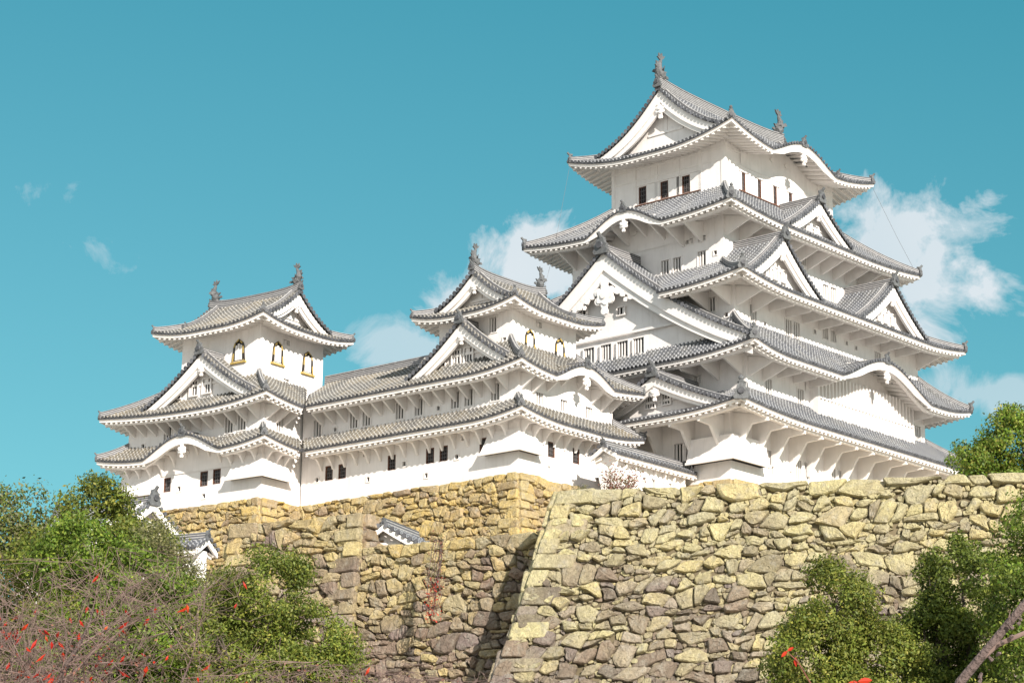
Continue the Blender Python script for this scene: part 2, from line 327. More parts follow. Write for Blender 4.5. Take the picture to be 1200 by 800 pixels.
def eave_side(mb, S, rafters=True, rsp=.46, slope=.22):
    """white fascia, soffit and rafters under one eave"""
    o = S.over; n = max(2, int(round(S.L / .4))); xs = np.linspace(0, S.L, n + 1)
    cl = lambda x, d: min(max(x, d if S.endA else 0), S.L - (d if S.endB else 0))
    fd = lambda x: .075 + FH + .34 * min(1, S.kf(x) * 2.2)
    def zE(x): return S.z(x, 0)
    rows = []
    for x in xs:
        if S.dmin(x) > 0:
            if len(rows) > 1: _er(mb, rows)
            rows = []; continue
        f = fd(x); r = []
        for d, zo in ((.0, -.095), (.05, -.10), (.05, -.12), (.09, -.12), (.09, -f), (.20, -f), (.20, -f + .05)):
            xx = cl(x, d); r.append(S.P(xx, d, zE(xx) + zo))
        for k in range(5):
            d = .2 + (o - .2) * k / 4; xx = cl(x, d); r.append(S.P(xx, d, zE(xx) - (.075 + FH) + .06 + slope * (d - .2)))
        rows.append(r)
    if len(rows) > 1: _er(mb, rows)
    if rafters:
        x = .25
        while x < S.L - .2:
            if S.dmin(x) == 0:
                d1 = min(o, x if S.endA else 9, S.L - x if S.endB else 9)
                if d1 > .35:
                    kk = .34 * min(1, S.kf(x) * 2.2); pts = []
                    for d in (.13, d1):
                        zz = zE(x) - (.075 + FH) + .065 + slope * (d - .2)
                        for dx in (-.085, .085): pts.append((x + dx, d, zz))
                    (a, b, c, e) = pts; h = .17
                    mb.hexa([S.P(a[0], a[1], a[2] - h), S.P(b[0], b[1], b[2] - h), S.P(e[0], e[1], e[2] - h), S.P(c[0], c[1], c[2] - h), S.P(*a), S.P(*b), S.P(*e), S.P(*c)], 'plaster_trim')
            x += rsp
def _er(mb, rows): mb.grid(rows, 'plaster_trim')
def soff_z(S, x, d, slope=.22): return S.z(x, 0) - (.075 + FH) + .06 + slope * (d - .2)
def beam(mb, pts, w, h, m='ridge', cap=True):
    """ridge beam with a rounded top tile along pts (base points)"""
    rows, uvs = [], []; pts = [Vector(p) for p in pts]; L = 0
    sec = [(-.5, -.3), (-.5, 0), (-.42, .72), (-.5, .74), (-.34, .94), (0, 1.06), (.34, .94), (.5, .74), (.42, .72), (.5, 0), (.5, -.3)]
    for i, p in enumerate(pts):
        t = pts[min(i + 1, len(pts) - 1)] - pts[max(i - 1, 0)]; t.z = 0; t.normalize(); lat = Vector((t.y, -t.x, 0))
        rows.append([tuple(p + lat * (a * w) + Vector((0, 0, b * h))) for a, b in sec]); uvs.append([(b * h, 0) for a, b in sec])
    mb.grid(rows, m, uvs)
    if cap:
        mb.face(rows[0], 'ornament'); mb.face(rows[-1][::-1], 'ornament')
def ornament(parent, p, dr, sz, kind=0):
    """ridge-end tile facing dr (plan unit vector)"""
    mb = MB(); d = Vector((dr[0], dr[1], 0)); l = Vector((dr[1], -dr[0], 0)); u = Vector((0, 0, 1)); p = Vector(p)
    pl = [(-.5, -.35), (-.62, -.1), (-.46, .1), (-.52, .3), (-.36, .42), (-.3, .66), (-.16, .8), (0, .86), (.16, .8), (.3, .66), (.36, .42), (.52, .3), (.46, .1), (.62, -.1), (.5, -.35)]
    mb.prism([tuple(p + l * (a * sz * .8) + u * (b * sz * .8)) for a, b in pl], tuple(d * (.22 * sz)), 'ornament')
    c = p + d * (.22 * sz) + u * (.2 * sz)
    mb.prism([tuple(c + l * (cos(k * pi / 4) * .2 * sz) + u * (sin(k * pi / 4) * .2 * sz)) for k in range(8)], tuple(d * (.10 * sz)), 'tile_disc')
    if kind == 0:      # horn tile on top, pointing out and up
        c = p + u * (.62 * sz) + d * (-.15 * sz)
        mb.tube([c, c + d * (.34 * sz) + u * (.05 * sz), c + d * (.52 * sz) + u * (.26 * sz)], [.12 * sz, .12 * sz, .11 * sz], 'ornament', 7)
    elif kind == 1:    # gourd-shaped finial
        c = p + u * (.66 * sz)
        mb.tube([c, c + u * (.1 * sz), c + u * (.2 * sz), c + u * (.3 * sz), c + u * (.42 * sz), c + u * (.52 * sz)], [.2 * sz, .24 * sz, .1 * sz, .17 * sz, .14 * sz, .03], 'ornament', 8)
    return mb.build('ridge_ornament', parent)
def shachi(parent, p, dr, H, tail=1):
    """fish ornament: head down on the ridge biting it, tail up; dr = outward plan direction"""
    mb = MB(); d = Vector((dr[0], dr[1], 0)); l = Vector((dr[1], -dr[0], 0)); u = Vector((0, 0, 1)); p = Vector(p)
    path = [(-.20, .02, .20), (-.10, .06, .27), (.03, .16, .27), (.12, .32, .23), (.13, .48, .18), (.07, .64, .13), (-.01, .77, .09), (-.04, .88, .05)]
    mb.tube([p + d * (a * H) + u * (b * H) for a, b, r in path], [r * H * .85 for a, b, r in path], 'ornament', 8)
    def fin(pts, th=.035):
        mb.prism([tuple(p + d * (a * H) + u * (b * H) - l * (th * H)) for a, b in pts], tuple(l * (2 * th * H)), 'ornament')
    fin([(-.02, .80), (-.20, .92), (-.30, 1.08), (-.14, 1.0), (-.08, 1.16), (.02, 1.0), (.12, 1.12), (.14, .95), (.24, .92), (.08, .82)])
    fin([(.12, .22), (.34, .30), (.28, .40), (.40, .50), (.30, .56), (.32, .70), (.18, .66), (.10, .55)])
    fin([(-.30, .22), (-.42, .36), (-.22, .34), (-.12, .46), (-.06, .28)])
    fin([(-.36, .02), (-.56, .06), (-.50, .16), (-.36, .16)])
    for sg in (-1, 1):
        c = p + d * (-.02 * H) + u * (.2 * H) + l * (sg * .14 * H)
        mb.prism([tuple(c), tuple(c + d * (.22 * H) + u * (.10 * H) + l * (sg * .16 * H)), tuple(c + d * (.12 * H) + u * (.24 * H) + l * (sg * .14 * H)), tuple(c + u * (.12 * H))], tuple(l * (sg * .04 * H)), 'ornament')
    return mb.build('fish_ornament', parent)

def hip_beam(parent, S, S2pt, t0=.02, t1=1.0, w=.30, h=.34, orn=1, osz=.75, end='B'):
    """ridge along the hip at the end (s = L side) of S; S2pt unused"""
    mb = MB(); pts = []
    for k in range(9):
        t = t0 + (t1 - t0) * k / 8
        x = S.L - t * S.Db if end == 'B' else t * S.Da; d = t * S.D
        pts.append(S.P(x, d, S.z(x, d) + .02))
    o = None
    beam(mb, pts, w, h); b = mb.build('hip_ridge', parent)
    v = Vector(pts[0]) - Vector(pts[1]); v.z = 0; v.normalize()
    ornament(b, Vector(pts[0]) - v * .1 + Vector((0, 0, .02)), (v.x, v.y), osz, orn)
    return b

def rect_sides(r, ri, z0, rise, a=.72, U=.5, Q=1.4, over=1.5, kara={}, clip={}, dmin={}, ends={}):
    """r outer (eave) rect, ri inner rect -> dict of the four sides"""
    x0, y0, x1, y1 = r; X0, Y0, X1, Y1 = ri
    DS, DN, DW, DE = Y0 - y0, y1 - Y1, X0 - x0, x1 - X1
    g = lambda k: dict(kara=kara.get(k), clip=clip.get(k), dmin=dmin.get(k), over=over, endA=ends.get(k, (1, 1))[0], endB=ends.get(k, (1, 1))[1])
    return {'S': Side((x0, y0), (1, 0), (0, 1), x1 - x0, DS, DW, DE, z0, rise, a, U, Q, **g('S')),
            'W': Side((x0, y1), (0, -1), (1, 0), y1 - y0, DW, DN, DS, z0, rise, a, U, Q, **g('W')),
            'N': Side((x1, y1), (-1, 0), (0, -1), x1 - x0, DN, DE, DW, z0, rise, a, U, Q, **g('N')),
            'E': Side((x1, y0), (0, 1), (-1, 0), y1 - y0, DE, DS, DN, z0, rise, a, U, Q, **g('E'))}
def skirt(parent, sides, only='SWNE', hips='SWNE', hip_kind=1, osz=.8, hip_t1=1.0, w=.3):
    mb = MB(); eb = MB()
    for k in only: tile_side(mb, sides[k]); eave_side(eb, sides[k])
    rf = mb.build('roof', parent); eb.build('eaves', rf)
    for k in hips:      # the hip at the s=L end of that side
        hip_beam(rf, sides[k], None, orn=hip_kind if k == 'W' else 0, osz=osz, t1=hip_t1 if not isinstance(hip_t1, dict) else hip_t1[k], w=w)
    return rf

# ---------------------------------------------------------------- gables
def pendant(parent, P, sz, fins=False):
    """hanging gable ornament; P(w,z,e) maps to 3D, w across, z up, e outwards (negative = out)"""
    mb = MB()
    def disc(cw, cz, r, e0, e1, n=9, lob=0):
        ring = [(cw + r * (1 + lob * cos(5 * t)) * cos(t), cz + r * (1 + lob * cos(5 * t)) * sin(t)) for t in [2 * pi * k / n for k in range(n)]]
        a = [P(p, q, e0) for p, q in ring]; b = [P(p * .94 + cw * .06, q * .94 + cz * .06, e1) for p, q in ring]
        mb.face(b, 'plaster_trim')
        for k in range(n): mb.face([a[k], a[(k + 1) % n], b[(k + 1) % n], b[k]], 'plaster_trim')
    disc(0, 0, .44 * sz, .1, -.1, 30, .16)
    for k in range(6): t = pi / 2 + k * pi / 3; disc(cos(t) * .42 * sz, sin(t) * .42 * sz, .21 * sz, .08, -.04, 10)
    disc(0, 0, .16 * sz, .0, -.18, 10); disc(0, .62 * sz, .22 * sz, .1, -.05, 10); disc(0, -.72 * sz, .2 * sz, .1, -.05, 8)
    if fins:
        for sg in (-1, 1):
            for (a, b, r) in ((.75, -.1, .26), (1.05, -.3, .22), (1.3, -.18, .2), (1.5, -.5, .24), (1.85, -.62, .2), (2.1, -.5, .16), (2.3, -.85, .2), (2.65, -.98, .16), (2.95, -1.15, .18), (1.2, -.62, .14)):
                disc(sg * a * sz, b * sz + .25 * sz, r * sz * .82, .09, .03, 12, .12); 
    return mb.build('pendant_ornament', parent)
def barred(parent, P, w, z, ww, hh, n=4, dark=False, deep=.26, out=.0, horiz=False, name='window'):
    """window in a wall plane: P(s,z,d) with d inwards. real reveal, dark back, upright bars"""
    mb = MB(); x0, x1, z0, z1 = w - ww / 2, w + ww / 2, z - hh / 2, z + hh / 2; pm = 'plaster_trim'
    mb.face([P(x0, z0, deep), P(x1, z0, deep), P(x1, z1, deep), P(x0, z1, deep)], 'interior')
    for a, b in (((x0, z0), (x1, z0)), ((x1, z0), (x1, z1)), ((x1, z1), (x0, z1)), ((x0, z1), (x0, z0))):
        mb.face([P(*a, -.004), P(*b, -.004), P(*b, deep), P(*a, deep)], 'wood' if dark else pm)
    fr = .055 if dark else .07
    def bar(a0, a1, b0, b1, d0, d1, m): mb.hexa([P(a0, b0, d0), P(a1, b0, d0), P(a1, b0, d1), P(a0, b0, d1), P(a0, b1, d0), P(a1, b1, d0), P(a1, b1, d1), P(a0, b1, d1)], m)
    fm = 'wood' if dark else pm; fo = .02 if dark else -.045
    bar(x0 - (0 if dark else fr), x1 + (0 if dark else fr), z1 - (fr if dark else 0), z1 + (0 if dark else fr), fo, fo + .07, fm)
    bar(x0 - (0 if dark else fr), x1 + (0 if dark else fr), z0 - (0 if dark else fr), z0 + (fr if dark else 0), fo, fo + .07, fm)
    bar(x0 - (0 if dark else fr), x0 + (fr if dark else 0), z0, z1, fo, fo + .07, fm); bar(x1 - (fr if dark else 0), x1 + (0 if dark else fr), z0, z1, fo, fo + .07, fm)
    o = mb.build(name, parent)
    gb = MB()
    mb = gb
    if n:
        for k in range(n):
            c = x0 + (k + 1) * ww / (n + 1) if dark else x0 + (k + .5) * ww / n
            bw = .022 if dark else ww / n * .19
            bar(c - bw, c + bw, z0, z1, .06, .14, 'iron' if dark else pm)
        if dark or horiz:
            for k in range(3): c = z0 + (k + 1) * hh / 4; bar(x0, x1, c - .02, c + .02, .05, .075, 'iron' if dark else pm)
        gb.build('window_bars', o)
    return o
def gable(parent, S, sc, d0, d1, W, zr, H, c=.3, host=None, surf=True, recess=.85, hb=.5, wins=(), psz=.8, fins=False, ridge=(.36, .5), orn=.9, prof=None, dback=None, pdrop=1.0, bands=True, fish=0):
    zg = prof or (lambda w: zr - H * ((1 + c) * abs(w) / W - c * (w / W) ** 2))
    h = host or S
    def hz(w, e): return h.z(sc + w, min(d0 + e, h.D)) if h else -99
    def P(w, z, e): return S.P(sc + w, d0 + e, z)
    def foot(sg, e):
        w = .3
        if d0 + e > h.D + .01 and h: pass
        while w < W * 1.15 and zg(w) > hz(sg * w, e) + .02: w += .04
        return min(w, W * 1.15)
    E = d1 - d0
    root = None; mb = MB()
    if surf:
        for sg in (-1, 1):
            es = [0.0]; 
            while es[-1] + SP < E: es.append(es[-1] + SP)
            es.append(E)
            ft = [foot(sg, e) for e in es]
            for i in range(len(es) - 1):
                ea, eb = es[i], es[i + 1]; fa, fb = ft[i], ft[i + 1]; nst = max(3, int(max(fa, fb) / .5)); ra, rb, ua, ub = [], [], [], []
                for k in range(nst + 1):
                    wa, wb = fa * (1 - k / nst), fb * (1 - k / nst)
                    ra.append(P(sg * wa, zg(wa), ea)); rb.append(P(sg * wb, zg(wb), eb)); ua.append((0, wa * 1.2)); ub.append((1, wb * 1.2))
                mb.grid([ra, rb], 'tile_pan' + OLD[0], [ua, ub])
                if i > 1:
                    em = (ea + eb) / 2; f = (fa + fb) / 2; n2 = max(3, int(f / .5))
                    rib(mb, [P(sg * f * (1 - k / n2), zg(f * (1 - k / n2)) + .015, em) for k in range(n2 + 1)], S.n, disc=False)
    f = {sg: foot(sg, .1) for sg in (-1, 1)}
    for sg in (-1, 1):      # verge: short tiles with disc ends, then a descending ridge
        w = .12
        while w < f[sg]:
            dz = (zg(w + .05) - zg(w)) / .05; l = sqrt(1 + dz * dz); lat = Vector((S.e[0] * sg / l, S.e[1] * sg / l, dz / l))
            nrm = Vector((S.n[0], S.n[1], 0)).cross(lat) * 1.0
            p0 = Vector(P(sg * w, zg(w) + .03, -.06)); p1 = Vector(P(sg * w, zg(w) + .03, .46))
            rib(mb, [p0, (p0 + p1) / 2, p1], tuple(lat), r=.12)
            w += .34 / l
        pts = []
        for k in range(15): ww = f[sg] * (1 - k / 14) if k < 14 else 0; pts.append(P(sg * ww, zg(ww) + .05, .02))
        for k in range(14):
            a, b = Vector(pts[k]), Vector(pts[k + 1]); dn = Vector((0, 0, .13))
            mb.face([tuple(a), tuple(b), tuple(b - dn), tuple(a - dn)], 'tile_dark')
    root = mb.build('gable', parent)
    rb = MB()
    for sg in (-1, 1):
        beam(rb, [P(sg * f[sg] * (.97 - .97 * k / 10), zg(f[sg] * (.97 - .97 * k / 10)), .62) for k in range(11)], .26, .32)
    rb.build('verge_ridge', root)
    if surf:
        rb = MB(); beam(rb, [P(0, zr - .05, e) for e in np.linspace(.05, E, 6)], ridge[0], ridge[1]); g = rb.build('gable_ridge', root)
        if orn: ornament(g, P(0, zr + .1, .0), (-S.n[0], -S.n[1]), orn, 0)
    # bargeboards: two stepped white boards under the verge
    bb = MB()
    for (e0, e1, h1, zo) in ((.10, .24, hb, .08), (.24, .42, hb * 1.45, .1)):
        for sg in (-1, 1):
            rows = []
            for k in range(17):
                ww = f[sg] * 1.0 * k / 16; dz = (zg(ww + .02) - zg(ww)) / .02; l = sqrt(1 + dz * dz) * (.85 + .25 * (1 - k / 16)); z = zg(ww)
                rows.append([P(sg * ww, z - zo, e0), P(sg * ww, z - zo - h1 * l, e0), P(sg * ww, z - zo - h1 * l, e1)])
            bb.grid(rows, 'plaster_trim')
    for sg in (-1, 1):      # soffit of the overhang
        rows = []
        for k in range(17): ww = f[sg] * k / 16; z = zg(ww); rows.append([P(sg * ww, z - .22, .1), P(sg * ww, z - .22, recess + .05)])
        bb.grid(rows, 'plaster_trim')
    bb.build('bargeboard', root)
    gw = MB(); rows = []
    e = recess
    for k in range(-20, 21):
        ww = (f[1] if k > 0 else f[-1]) * k / 20; zb = max(hz(ww, e) - .35 if h else zr - H - .3, zr - H - 1.2); rows.append([P(ww, min(zb, zg(abs(ww)) - .25), e), P(ww, zg(abs(ww)) - .2, e)])
    gw.grid(rows, 'plaster')
    if bands and H > 2:
        zb = zr - H * .60; wb = W * .26
        gw.hexa([P(-wb, zb, e - .08), P(wb, zb, e - .08), P(wb, zb, e + .02), P(-wb, zb, e + .02), P(-wb, zb + .16, e - .08), P(wb, zb + .16, e - .08), P(wb, zb + .16, e + .02), P(-wb, zb + .16, e + .02)], 'plaster_trim')
        gw.hexa([P(-.12, zb, e - .07), P(.12, zb, e - .07), P(.12, zb, e + .02), P(-.12, zb, e + .02), P(-.12, zr - .8, e - .07), P(.12, zr - .8, e - .07), P(.12, zr - .8, e + .02), P(-.12, zr - .8, e + .02)], 'plaster_trim')
    gwo = gw.build('gable_wall', root)
    for (wc, zc, ww, hh, nb) in wins: barred(root, lambda a, b, q: P(a, b, e - .12 + q), wc, zc, ww, hh, nb, deep=.10)
    pz = zr - hb * 1.35 * 1.3 - .42 * psz * pdrop
    if psz: pendant(root, lambda a, b, q: P(a, pz + b, .2 + q), psz, fins)
    return root

# ---------------------------------------------------------------- walls
def wall_mesh(parent, r, z0, z1, holes={}, faces='SWNE', name='wall', extra=None):
    """box walls; holes = {'S': [(x, z, w, h)...] in local x, 'W': [(y, z, w, h)]} cut right through the face"""
    x0, y0, x1, y1 = r; mb = MB()
    fr = {'S': (lambda s, z, d: (s, y0 + d, z), x0, x1), 'W': (lambda s, z, d: (x0 + d, s, z), y0, y1), 'N': (lambda s, z, d: (s, y1 - d, z), x0, x1), 'E': (lambda s, z, d: (x1 - d, s, z), y0, y1)}
    for k in faces:
        P, a, b = fr[k]; hs = holes.get(k, [])
        xs = sorted({a, b} | {max(a, min(b, c + t * w / 2)) for c, z, w, h in hs for t in (-1, 1)}); zs = sorted({z0, z1} | {z + t * h / 2 for c, z, w, h in hs for t in (-1, 1)})
        for i in range(len(xs) - 1):
            for j in range(len(zs) - 1):
                mx, mz = (xs[i] + xs[i + 1]) / 2, (zs[j] + zs[j + 1]) / 2
                if any(abs(mx - c) < w / 2 and abs(mz - z) < h / 2 for c, z, w, h in hs): continue
                q = [P(xs[i], zs[j], 0), P(xs[i + 1], zs[j], 0), P(xs[i + 1], zs[j + 1], 0), P(xs[i], zs[j + 1], 0)]
                mb.face(q if k in 'SE' else q[::-1], 'plaster')
    mb.face([(x0, y0, z1), (x1, y0, z1), (x1, y1, z1), (x0, y1, z1)], 'plaster')
    return mb.build(name, parent)
def PW(r, k):
    x0, y0, x1, y1 = r
    return {'S': lambda s, z, d: (s, y0 + d, z), 'W': lambda s, z, d: (x0 + d, s, z)}[k]
def windows(parent, r, spec):
    """spec {'S': [(pos, z, w, h, bars, kind)]}; returns hole lists"""
    out = {}
    for k, L in spec.items():
        out[k] = []
        for (c, z, ww, hh, nb, kd) in L:
            out[k].append((c, z, ww, hh)); P = PW(r, k)
            if kd == 'h': barred(parent, P, c, z, ww, hh, 0, deep=.14, name='loophole')
            elif kd == 'v': barred(parent, P, c, z, ww, hh, 1, deep=.3, horiz=True, name='vent')
            else: barred(parent, P, c, z, ww, hh, nb, dark=(kd == 'd'))
    return out
def strut_row(parent, S, o, xs, kind='diag', drop=1.25, th=.14):
    """brackets from the wall (d=o) up to the eave"""
    for x in xs:
        x = S.L - x if False else x
        mb = MB(); zt = lambda d: soff_z(S, x, d) - .16
        if kind == 'diag': pl = [(o, zt(o)), (.42, zt(.42)), (.42, zt(.42) - .12), (o - .10, zt(o) - drop), (o, zt(o) - drop)]
        elif kind == 'curve': pl = [(o, zt(o)), (.42, zt(.42)), (.42, zt(.42) - .14), (o * .62, zt(o) - drop * .34), (o * .80, zt(o) - drop * .62), (o - .08, zt(o) - drop), (o, zt(o) - drop)]
        elif kind == 'knee': pl = [(o, zt(o)), (.40, zt(.4)), (.40, zt(.40) - .30), (o - 1.35, zt(.4) - .36), (o - .12, zt(.4) - drop), (o, zt(.4) - drop)]
        else: pl = [(o, zt(o)), (.55, zt(.55)), (.55, zt(.55) - .12), (.75, zt(.55) - .28), (o, zt(.55) - .34)]
        a = [S.P(x - th / 2, d, z) for d, z in pl]
        mb.prism(a, (S.e[0] * th, S.e[1] * th, 0), 'plaster_trim'); mb.build('bracket', parent)
def purlin(parent, S, d, x0, x1, hgt=.16, w=.14):
    mb = MB(); rows = []
    for x in np.linspace(x0, x1, max(2, int((x1 - x0) / .6))):
        z = soff_z(S, x, d) - .16; rows.append([S.P(x, d - w, z), S.P(x, d - w, z - hgt), S.P(x, d + w, z - hgt), S.P(x, d + w, z)])
    mb.grid(rows, 'plaster_trim'); mb.build('eave_beam', parent)
def stone_drop(parent, r, wl, sl, z0, z1, out=.6, top=.06, straight=False):
    """box hung over the south-west corner: wl along the west wall, sl along the south wall"""
    x0, y0, x1, y1 = r; mb = MB(); n = 5; rows = []
    for k in range(n + 1):
        t = k / n; z = z1 + (z0 - z1) * t; o = top + (out - top) * (t ** 1.3)
        rows.append([(x0, y0 + wl + o * .4, z), (x0 - o, y0 + wl + o * .4, z), (x0 - o, y0 - o, z), (x0 + sl + o * .4, y0 - o, z), (x0 + sl + o * .4, y0, z)])
    mb.grid(rows, 'plaster'); b = rows[-1]
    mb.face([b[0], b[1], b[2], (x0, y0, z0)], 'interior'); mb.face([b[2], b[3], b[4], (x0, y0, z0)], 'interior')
    o = out + .07; zz = z0 - .1
    mb.hexa([(x0 - o, y0 - o, zz), (x0 - o + .16, y0 - o + .16, zz), (x0 - o + .16, y0 + wl + o * .4, zz), (x0 - o, y0 + wl + o * .4, zz), (x0 - o, y0 - o, zz + .16), (x0 - o + .16, y0 - o + .16, zz + .16), (x0 - o + .16, y0 + wl + o * .4, zz + .16), (x0 - o, y0 + wl + o * .4, zz + .16)], 'plaster_trim')
    mb.hexa([(x0 - o, y0 - o, zz), (x0 + sl + o * .4, y0 - o, zz), (x0 + sl + o * .4, y0 - o + .16, zz), (x0 - o + .16, y0 - o + .16, zz), (x0 - o, y0 - o, zz + .16), (x0 + sl + o * .4, y0 - o, zz + .16), (x0 + sl + o * .4, y0 - o + .16, zz + .16), (x0 - o + .16, y0 - o + .16, zz + .16)], 'plaster_trim')
    mb.build('stone_drop_box', parent)
def drop_box(parent, P, a, b, z0, z1, out=.6):
    """same, in the middle of a wall; P(s,z,d) d inwards"""
    mb = MB(); rows = []
    for k in range(6):
        t = k / 5; z = z1 + (z0 - z1) * t; o = .05 + (out - .05) * t ** 1.3
        rows.append([P(a - o * .2, z, 0), P(a - o * .2, z, -o), P(b + o * .2, z, -o), P(b + o * .2, z, 0)])
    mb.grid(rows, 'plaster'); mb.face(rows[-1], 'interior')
    q = out + .06; mb.hexa([P(a - .15, z0 - .1, -q), P(b + .15, z0 - .1, -q), P(b + .15, z0 - .1, -q + .16), P(a - .15, z0 - .1, -q + .16), P(a - .15, z0 + .06, -q), P(b + .15, z0 + .06, -q), P(b + .15, z0 + .06, -q + .16), P(a - .15, z0 + .06, -q + .16)], 'plaster_trim')
    mb.build('stone_drop_box', parent)
def bell_window(parent, P, c, z, s=1.0):
    def outline(w, h):
        pts = [(-w * 1.12, -h), (-w * 1.0, -h * .3), (-w * .92, h * .35), (-w * .72, h * .68), (-w * .38, h * .84), (0, h * 1.02)]
        return pts + [(-a, b) for a, b in pts[-2::-1]]
    o1, o2 = outline(.52 * s, .80 * s), outline(.38 * s, .68 * s); mb = MB()
    for i in range(len(o1) - 1):
        a, b, cc, d = o1[i], o1[i + 1], o2[i + 1], o2[i]; m = 'gold' if i % 2 else 'lacquer'
        f = lambda p, q: P(c + p[0], z + p[1], q)
        mb.face([f(a, -.10), f(b, -.10), f(cc, -.10), f(d, -.10)], m); mb.face([f(a, 0), f(b, 0), f(b, -.10), f(a, -.10)], 'lacquer'); mb.face([f(d, -.1), f(cc, -.1), f(cc, .0), f(d, .0)], 'lacquer')
    for i in range(len(o1)):   # gilt studs
        p = o1[i]; q = o2[i]; mx, mz = (p[0] + q[0]) / 2, (p[1] + q[1]) / 2; rr = .055 * s
        mb.face([P(c + mx + rr * cos(t), z + mz + rr * sin(t), -.115) for t in [k * pi / 3 for k in range(6)]], 'gold')
    h = .80 * s; w2 = .70 * s
    mb.hexa([P(c - w2, z - h - .12 * s, -.14), P(c + w2, z - h - .12 * s, -.14), P(c + w2, z - h - .12 * s, 0), P(c - w2, z - h - .12 * s, 0), P(c - w2, z - h, -.14), P(c + w2, z - h, -.14), P(c + w2, z - h, 0), P(c - w2, z - h, 0)], 'gold')
    o = mb.build('bell_window', parent)
    mb = MB(); mb.face([P(c + a, z + b, -.012) for a, b in o2], 'interior')
    for k in (-.22, 0.02, .24): mb.hexa([P(c + (k - .085) * s, z - h * .84, -.07), P(c + (k + .085) * s, z - h * .84, -.07), P(c + (k + .085) * s, z - h * .84, -.014), P(c + (k - .085) * s, z - h * .84, -.014), P(c + (k - .085) * s, z + h * (.62 - abs(k) * .6), -.07), P(c + (k + .085) * s, z + h * (.62 - abs(k) * .6), -.07), P(c + (k + .085) * s, z + h * (.62 - abs(k) * .6), -.014), P(c + (k - .085) * s, z + h * (.62 - abs(k) * .6), -.014)], 'plaster_trim')
    mb.build('shutter', o)
def tympanum(parent, S, d, sl=.22):
    """wall filling the arch under an undulating gable"""
    c, hw, H = S.kara; mb = MB(); rows = []
    for x in np.linspace(c - hw, c + hw, 25): rows.append([S.P(x, d, S.z0 - .9), S.P(x, d, soff_z(S, x, d, sl) + .02)])
    mb.grid(rows, 'plaster'); mb.build('arch_panel', parent)
    for sg in (-1, 1):
        m2 = MB(); zz = S.z0 + S.kara[2] * .35; n = 10
        m2.prism([S.P(c + sg * (.9 + .28 * cos(t)), d - .02, zz + .18 * sin(t)) for t in [2 * pi * k / n for k in range(n)]], (-S.n[0] * .08, -S.n[1] * .08, 0), 'plaster_trim'); m2.build('arch_carving', parent)
    pz = S.z(c, 0) - 1.02
    pendant(parent, lambda a, b, q: S.P(c + a, .1 + q, pz + b), .55)
def irimoya(parent, r, z0, rise, axis, G, a=.5, U=.8, over=2.0, kara={}, hb=.55, psz=.8, wins=(), fish=1.7, rb=(.42, .62), osz=.8, vs=None, Lc=5.0):
    """hip-and-gable roof over eave rect r; axis = ridge direction; G = depth of the verge behind the end eaves"""
    x0, y0, x1, y1 = r
    D = (y1 - y0) / 2 if axis == 'x' else (x1 - x0) / 2; ri = (x0 + D, y0 + D, x1 - D, y1 - D)
    main, end = ('SN', 'WE') if axis == 'x' else ('WE', 'SN')
    Gw = G + .9
    clip = {}
    for k in main:
        L = (x1 - x0) if axis == 'x' else (y1 - y0)
        clip[k] = (lambda L: lambda x, d: D if G < x < L - G else min(d, x, L - x))(L)
    for k in end: clip[k] = lambda x, d: min(d, Gw)
    S = rect_sides(r, (x0 + D, y0 + D, x1 - D, y1 - D), z0, rise, a, U, Lc / D, over, kara, clip)
    for k in 'SWNE': S[k].D = D; S[k].Da = D; S[k].Db = D
    mb = MB(); eb = MB()
    for k in 'SWNE': tile_side(mb, S[k]); eave_side(eb, S[k])
    rf = mb.build('roof', parent); eb.build('eaves', rf)
    for k in 'SWNE': hip_beam(rf, S[k], None, t1=(G + .5) / D, orn=1 if k == 'W' else 0, osz=osz, w=.3)
    zr = S[main[0]].z(S[main[0]].L / 2, D)
    m0 = S[main[0]]; mb = MB()
    ends = []
    for k in end:
        E = S[k]; prof = (lambda m0: lambda w: m0.z(G + .02, max(0, D - abs(w))))(m0)
        gable(parent, E, E.L / 2, G, G + 3, D - G, zr, rise, surf=False, prof=prof, hb=hb, psz=psz, wins=wins if k in 'WS' else (), host=E)
        ends.append(E.P(E.L / 2, G - .05, zr - .05))
        for sg in (-1, 1):   # ornament at the foot of each descending ridge
            x = E.L / 2 + sg * (D - G - .55); ornament(rf, E.P(x, G + .62, prof(D - G - .55) + .05), (E.e[0] * sg, E.e[1] * sg), osz * .8, 0)
    a_, b_ = Vector(ends[0]), Vector(ends[1]); n = 12; pts = []
    for k in range(n + 1):
        t = k / n; p = a_ + (b_ - a_) * t; p.z += .28 * (2 * t - 1) ** 4; pts.append(p)
    beam(mb, pts, *rb); rg = mb.build('main_ridge', parent)
    for i, k in enumerate(end):
        E = S[k]; dr = (-E.n[0], -E.n[1]); q = pts[0] if i == 0 else pts[-1]
        ornament(rg, q + Vector((0, 0, .05)), dr, osz * 1.05, 0)
        if fish: shachi(rg, q + Vector((E.n[0] * .32, E.n[1] * .32, rb[1] * .92)), dr, fish)
    return S

def srange(a, b, st): return [a + st * k for k in range(int((b - a) / st + 1e-6) + 1)]
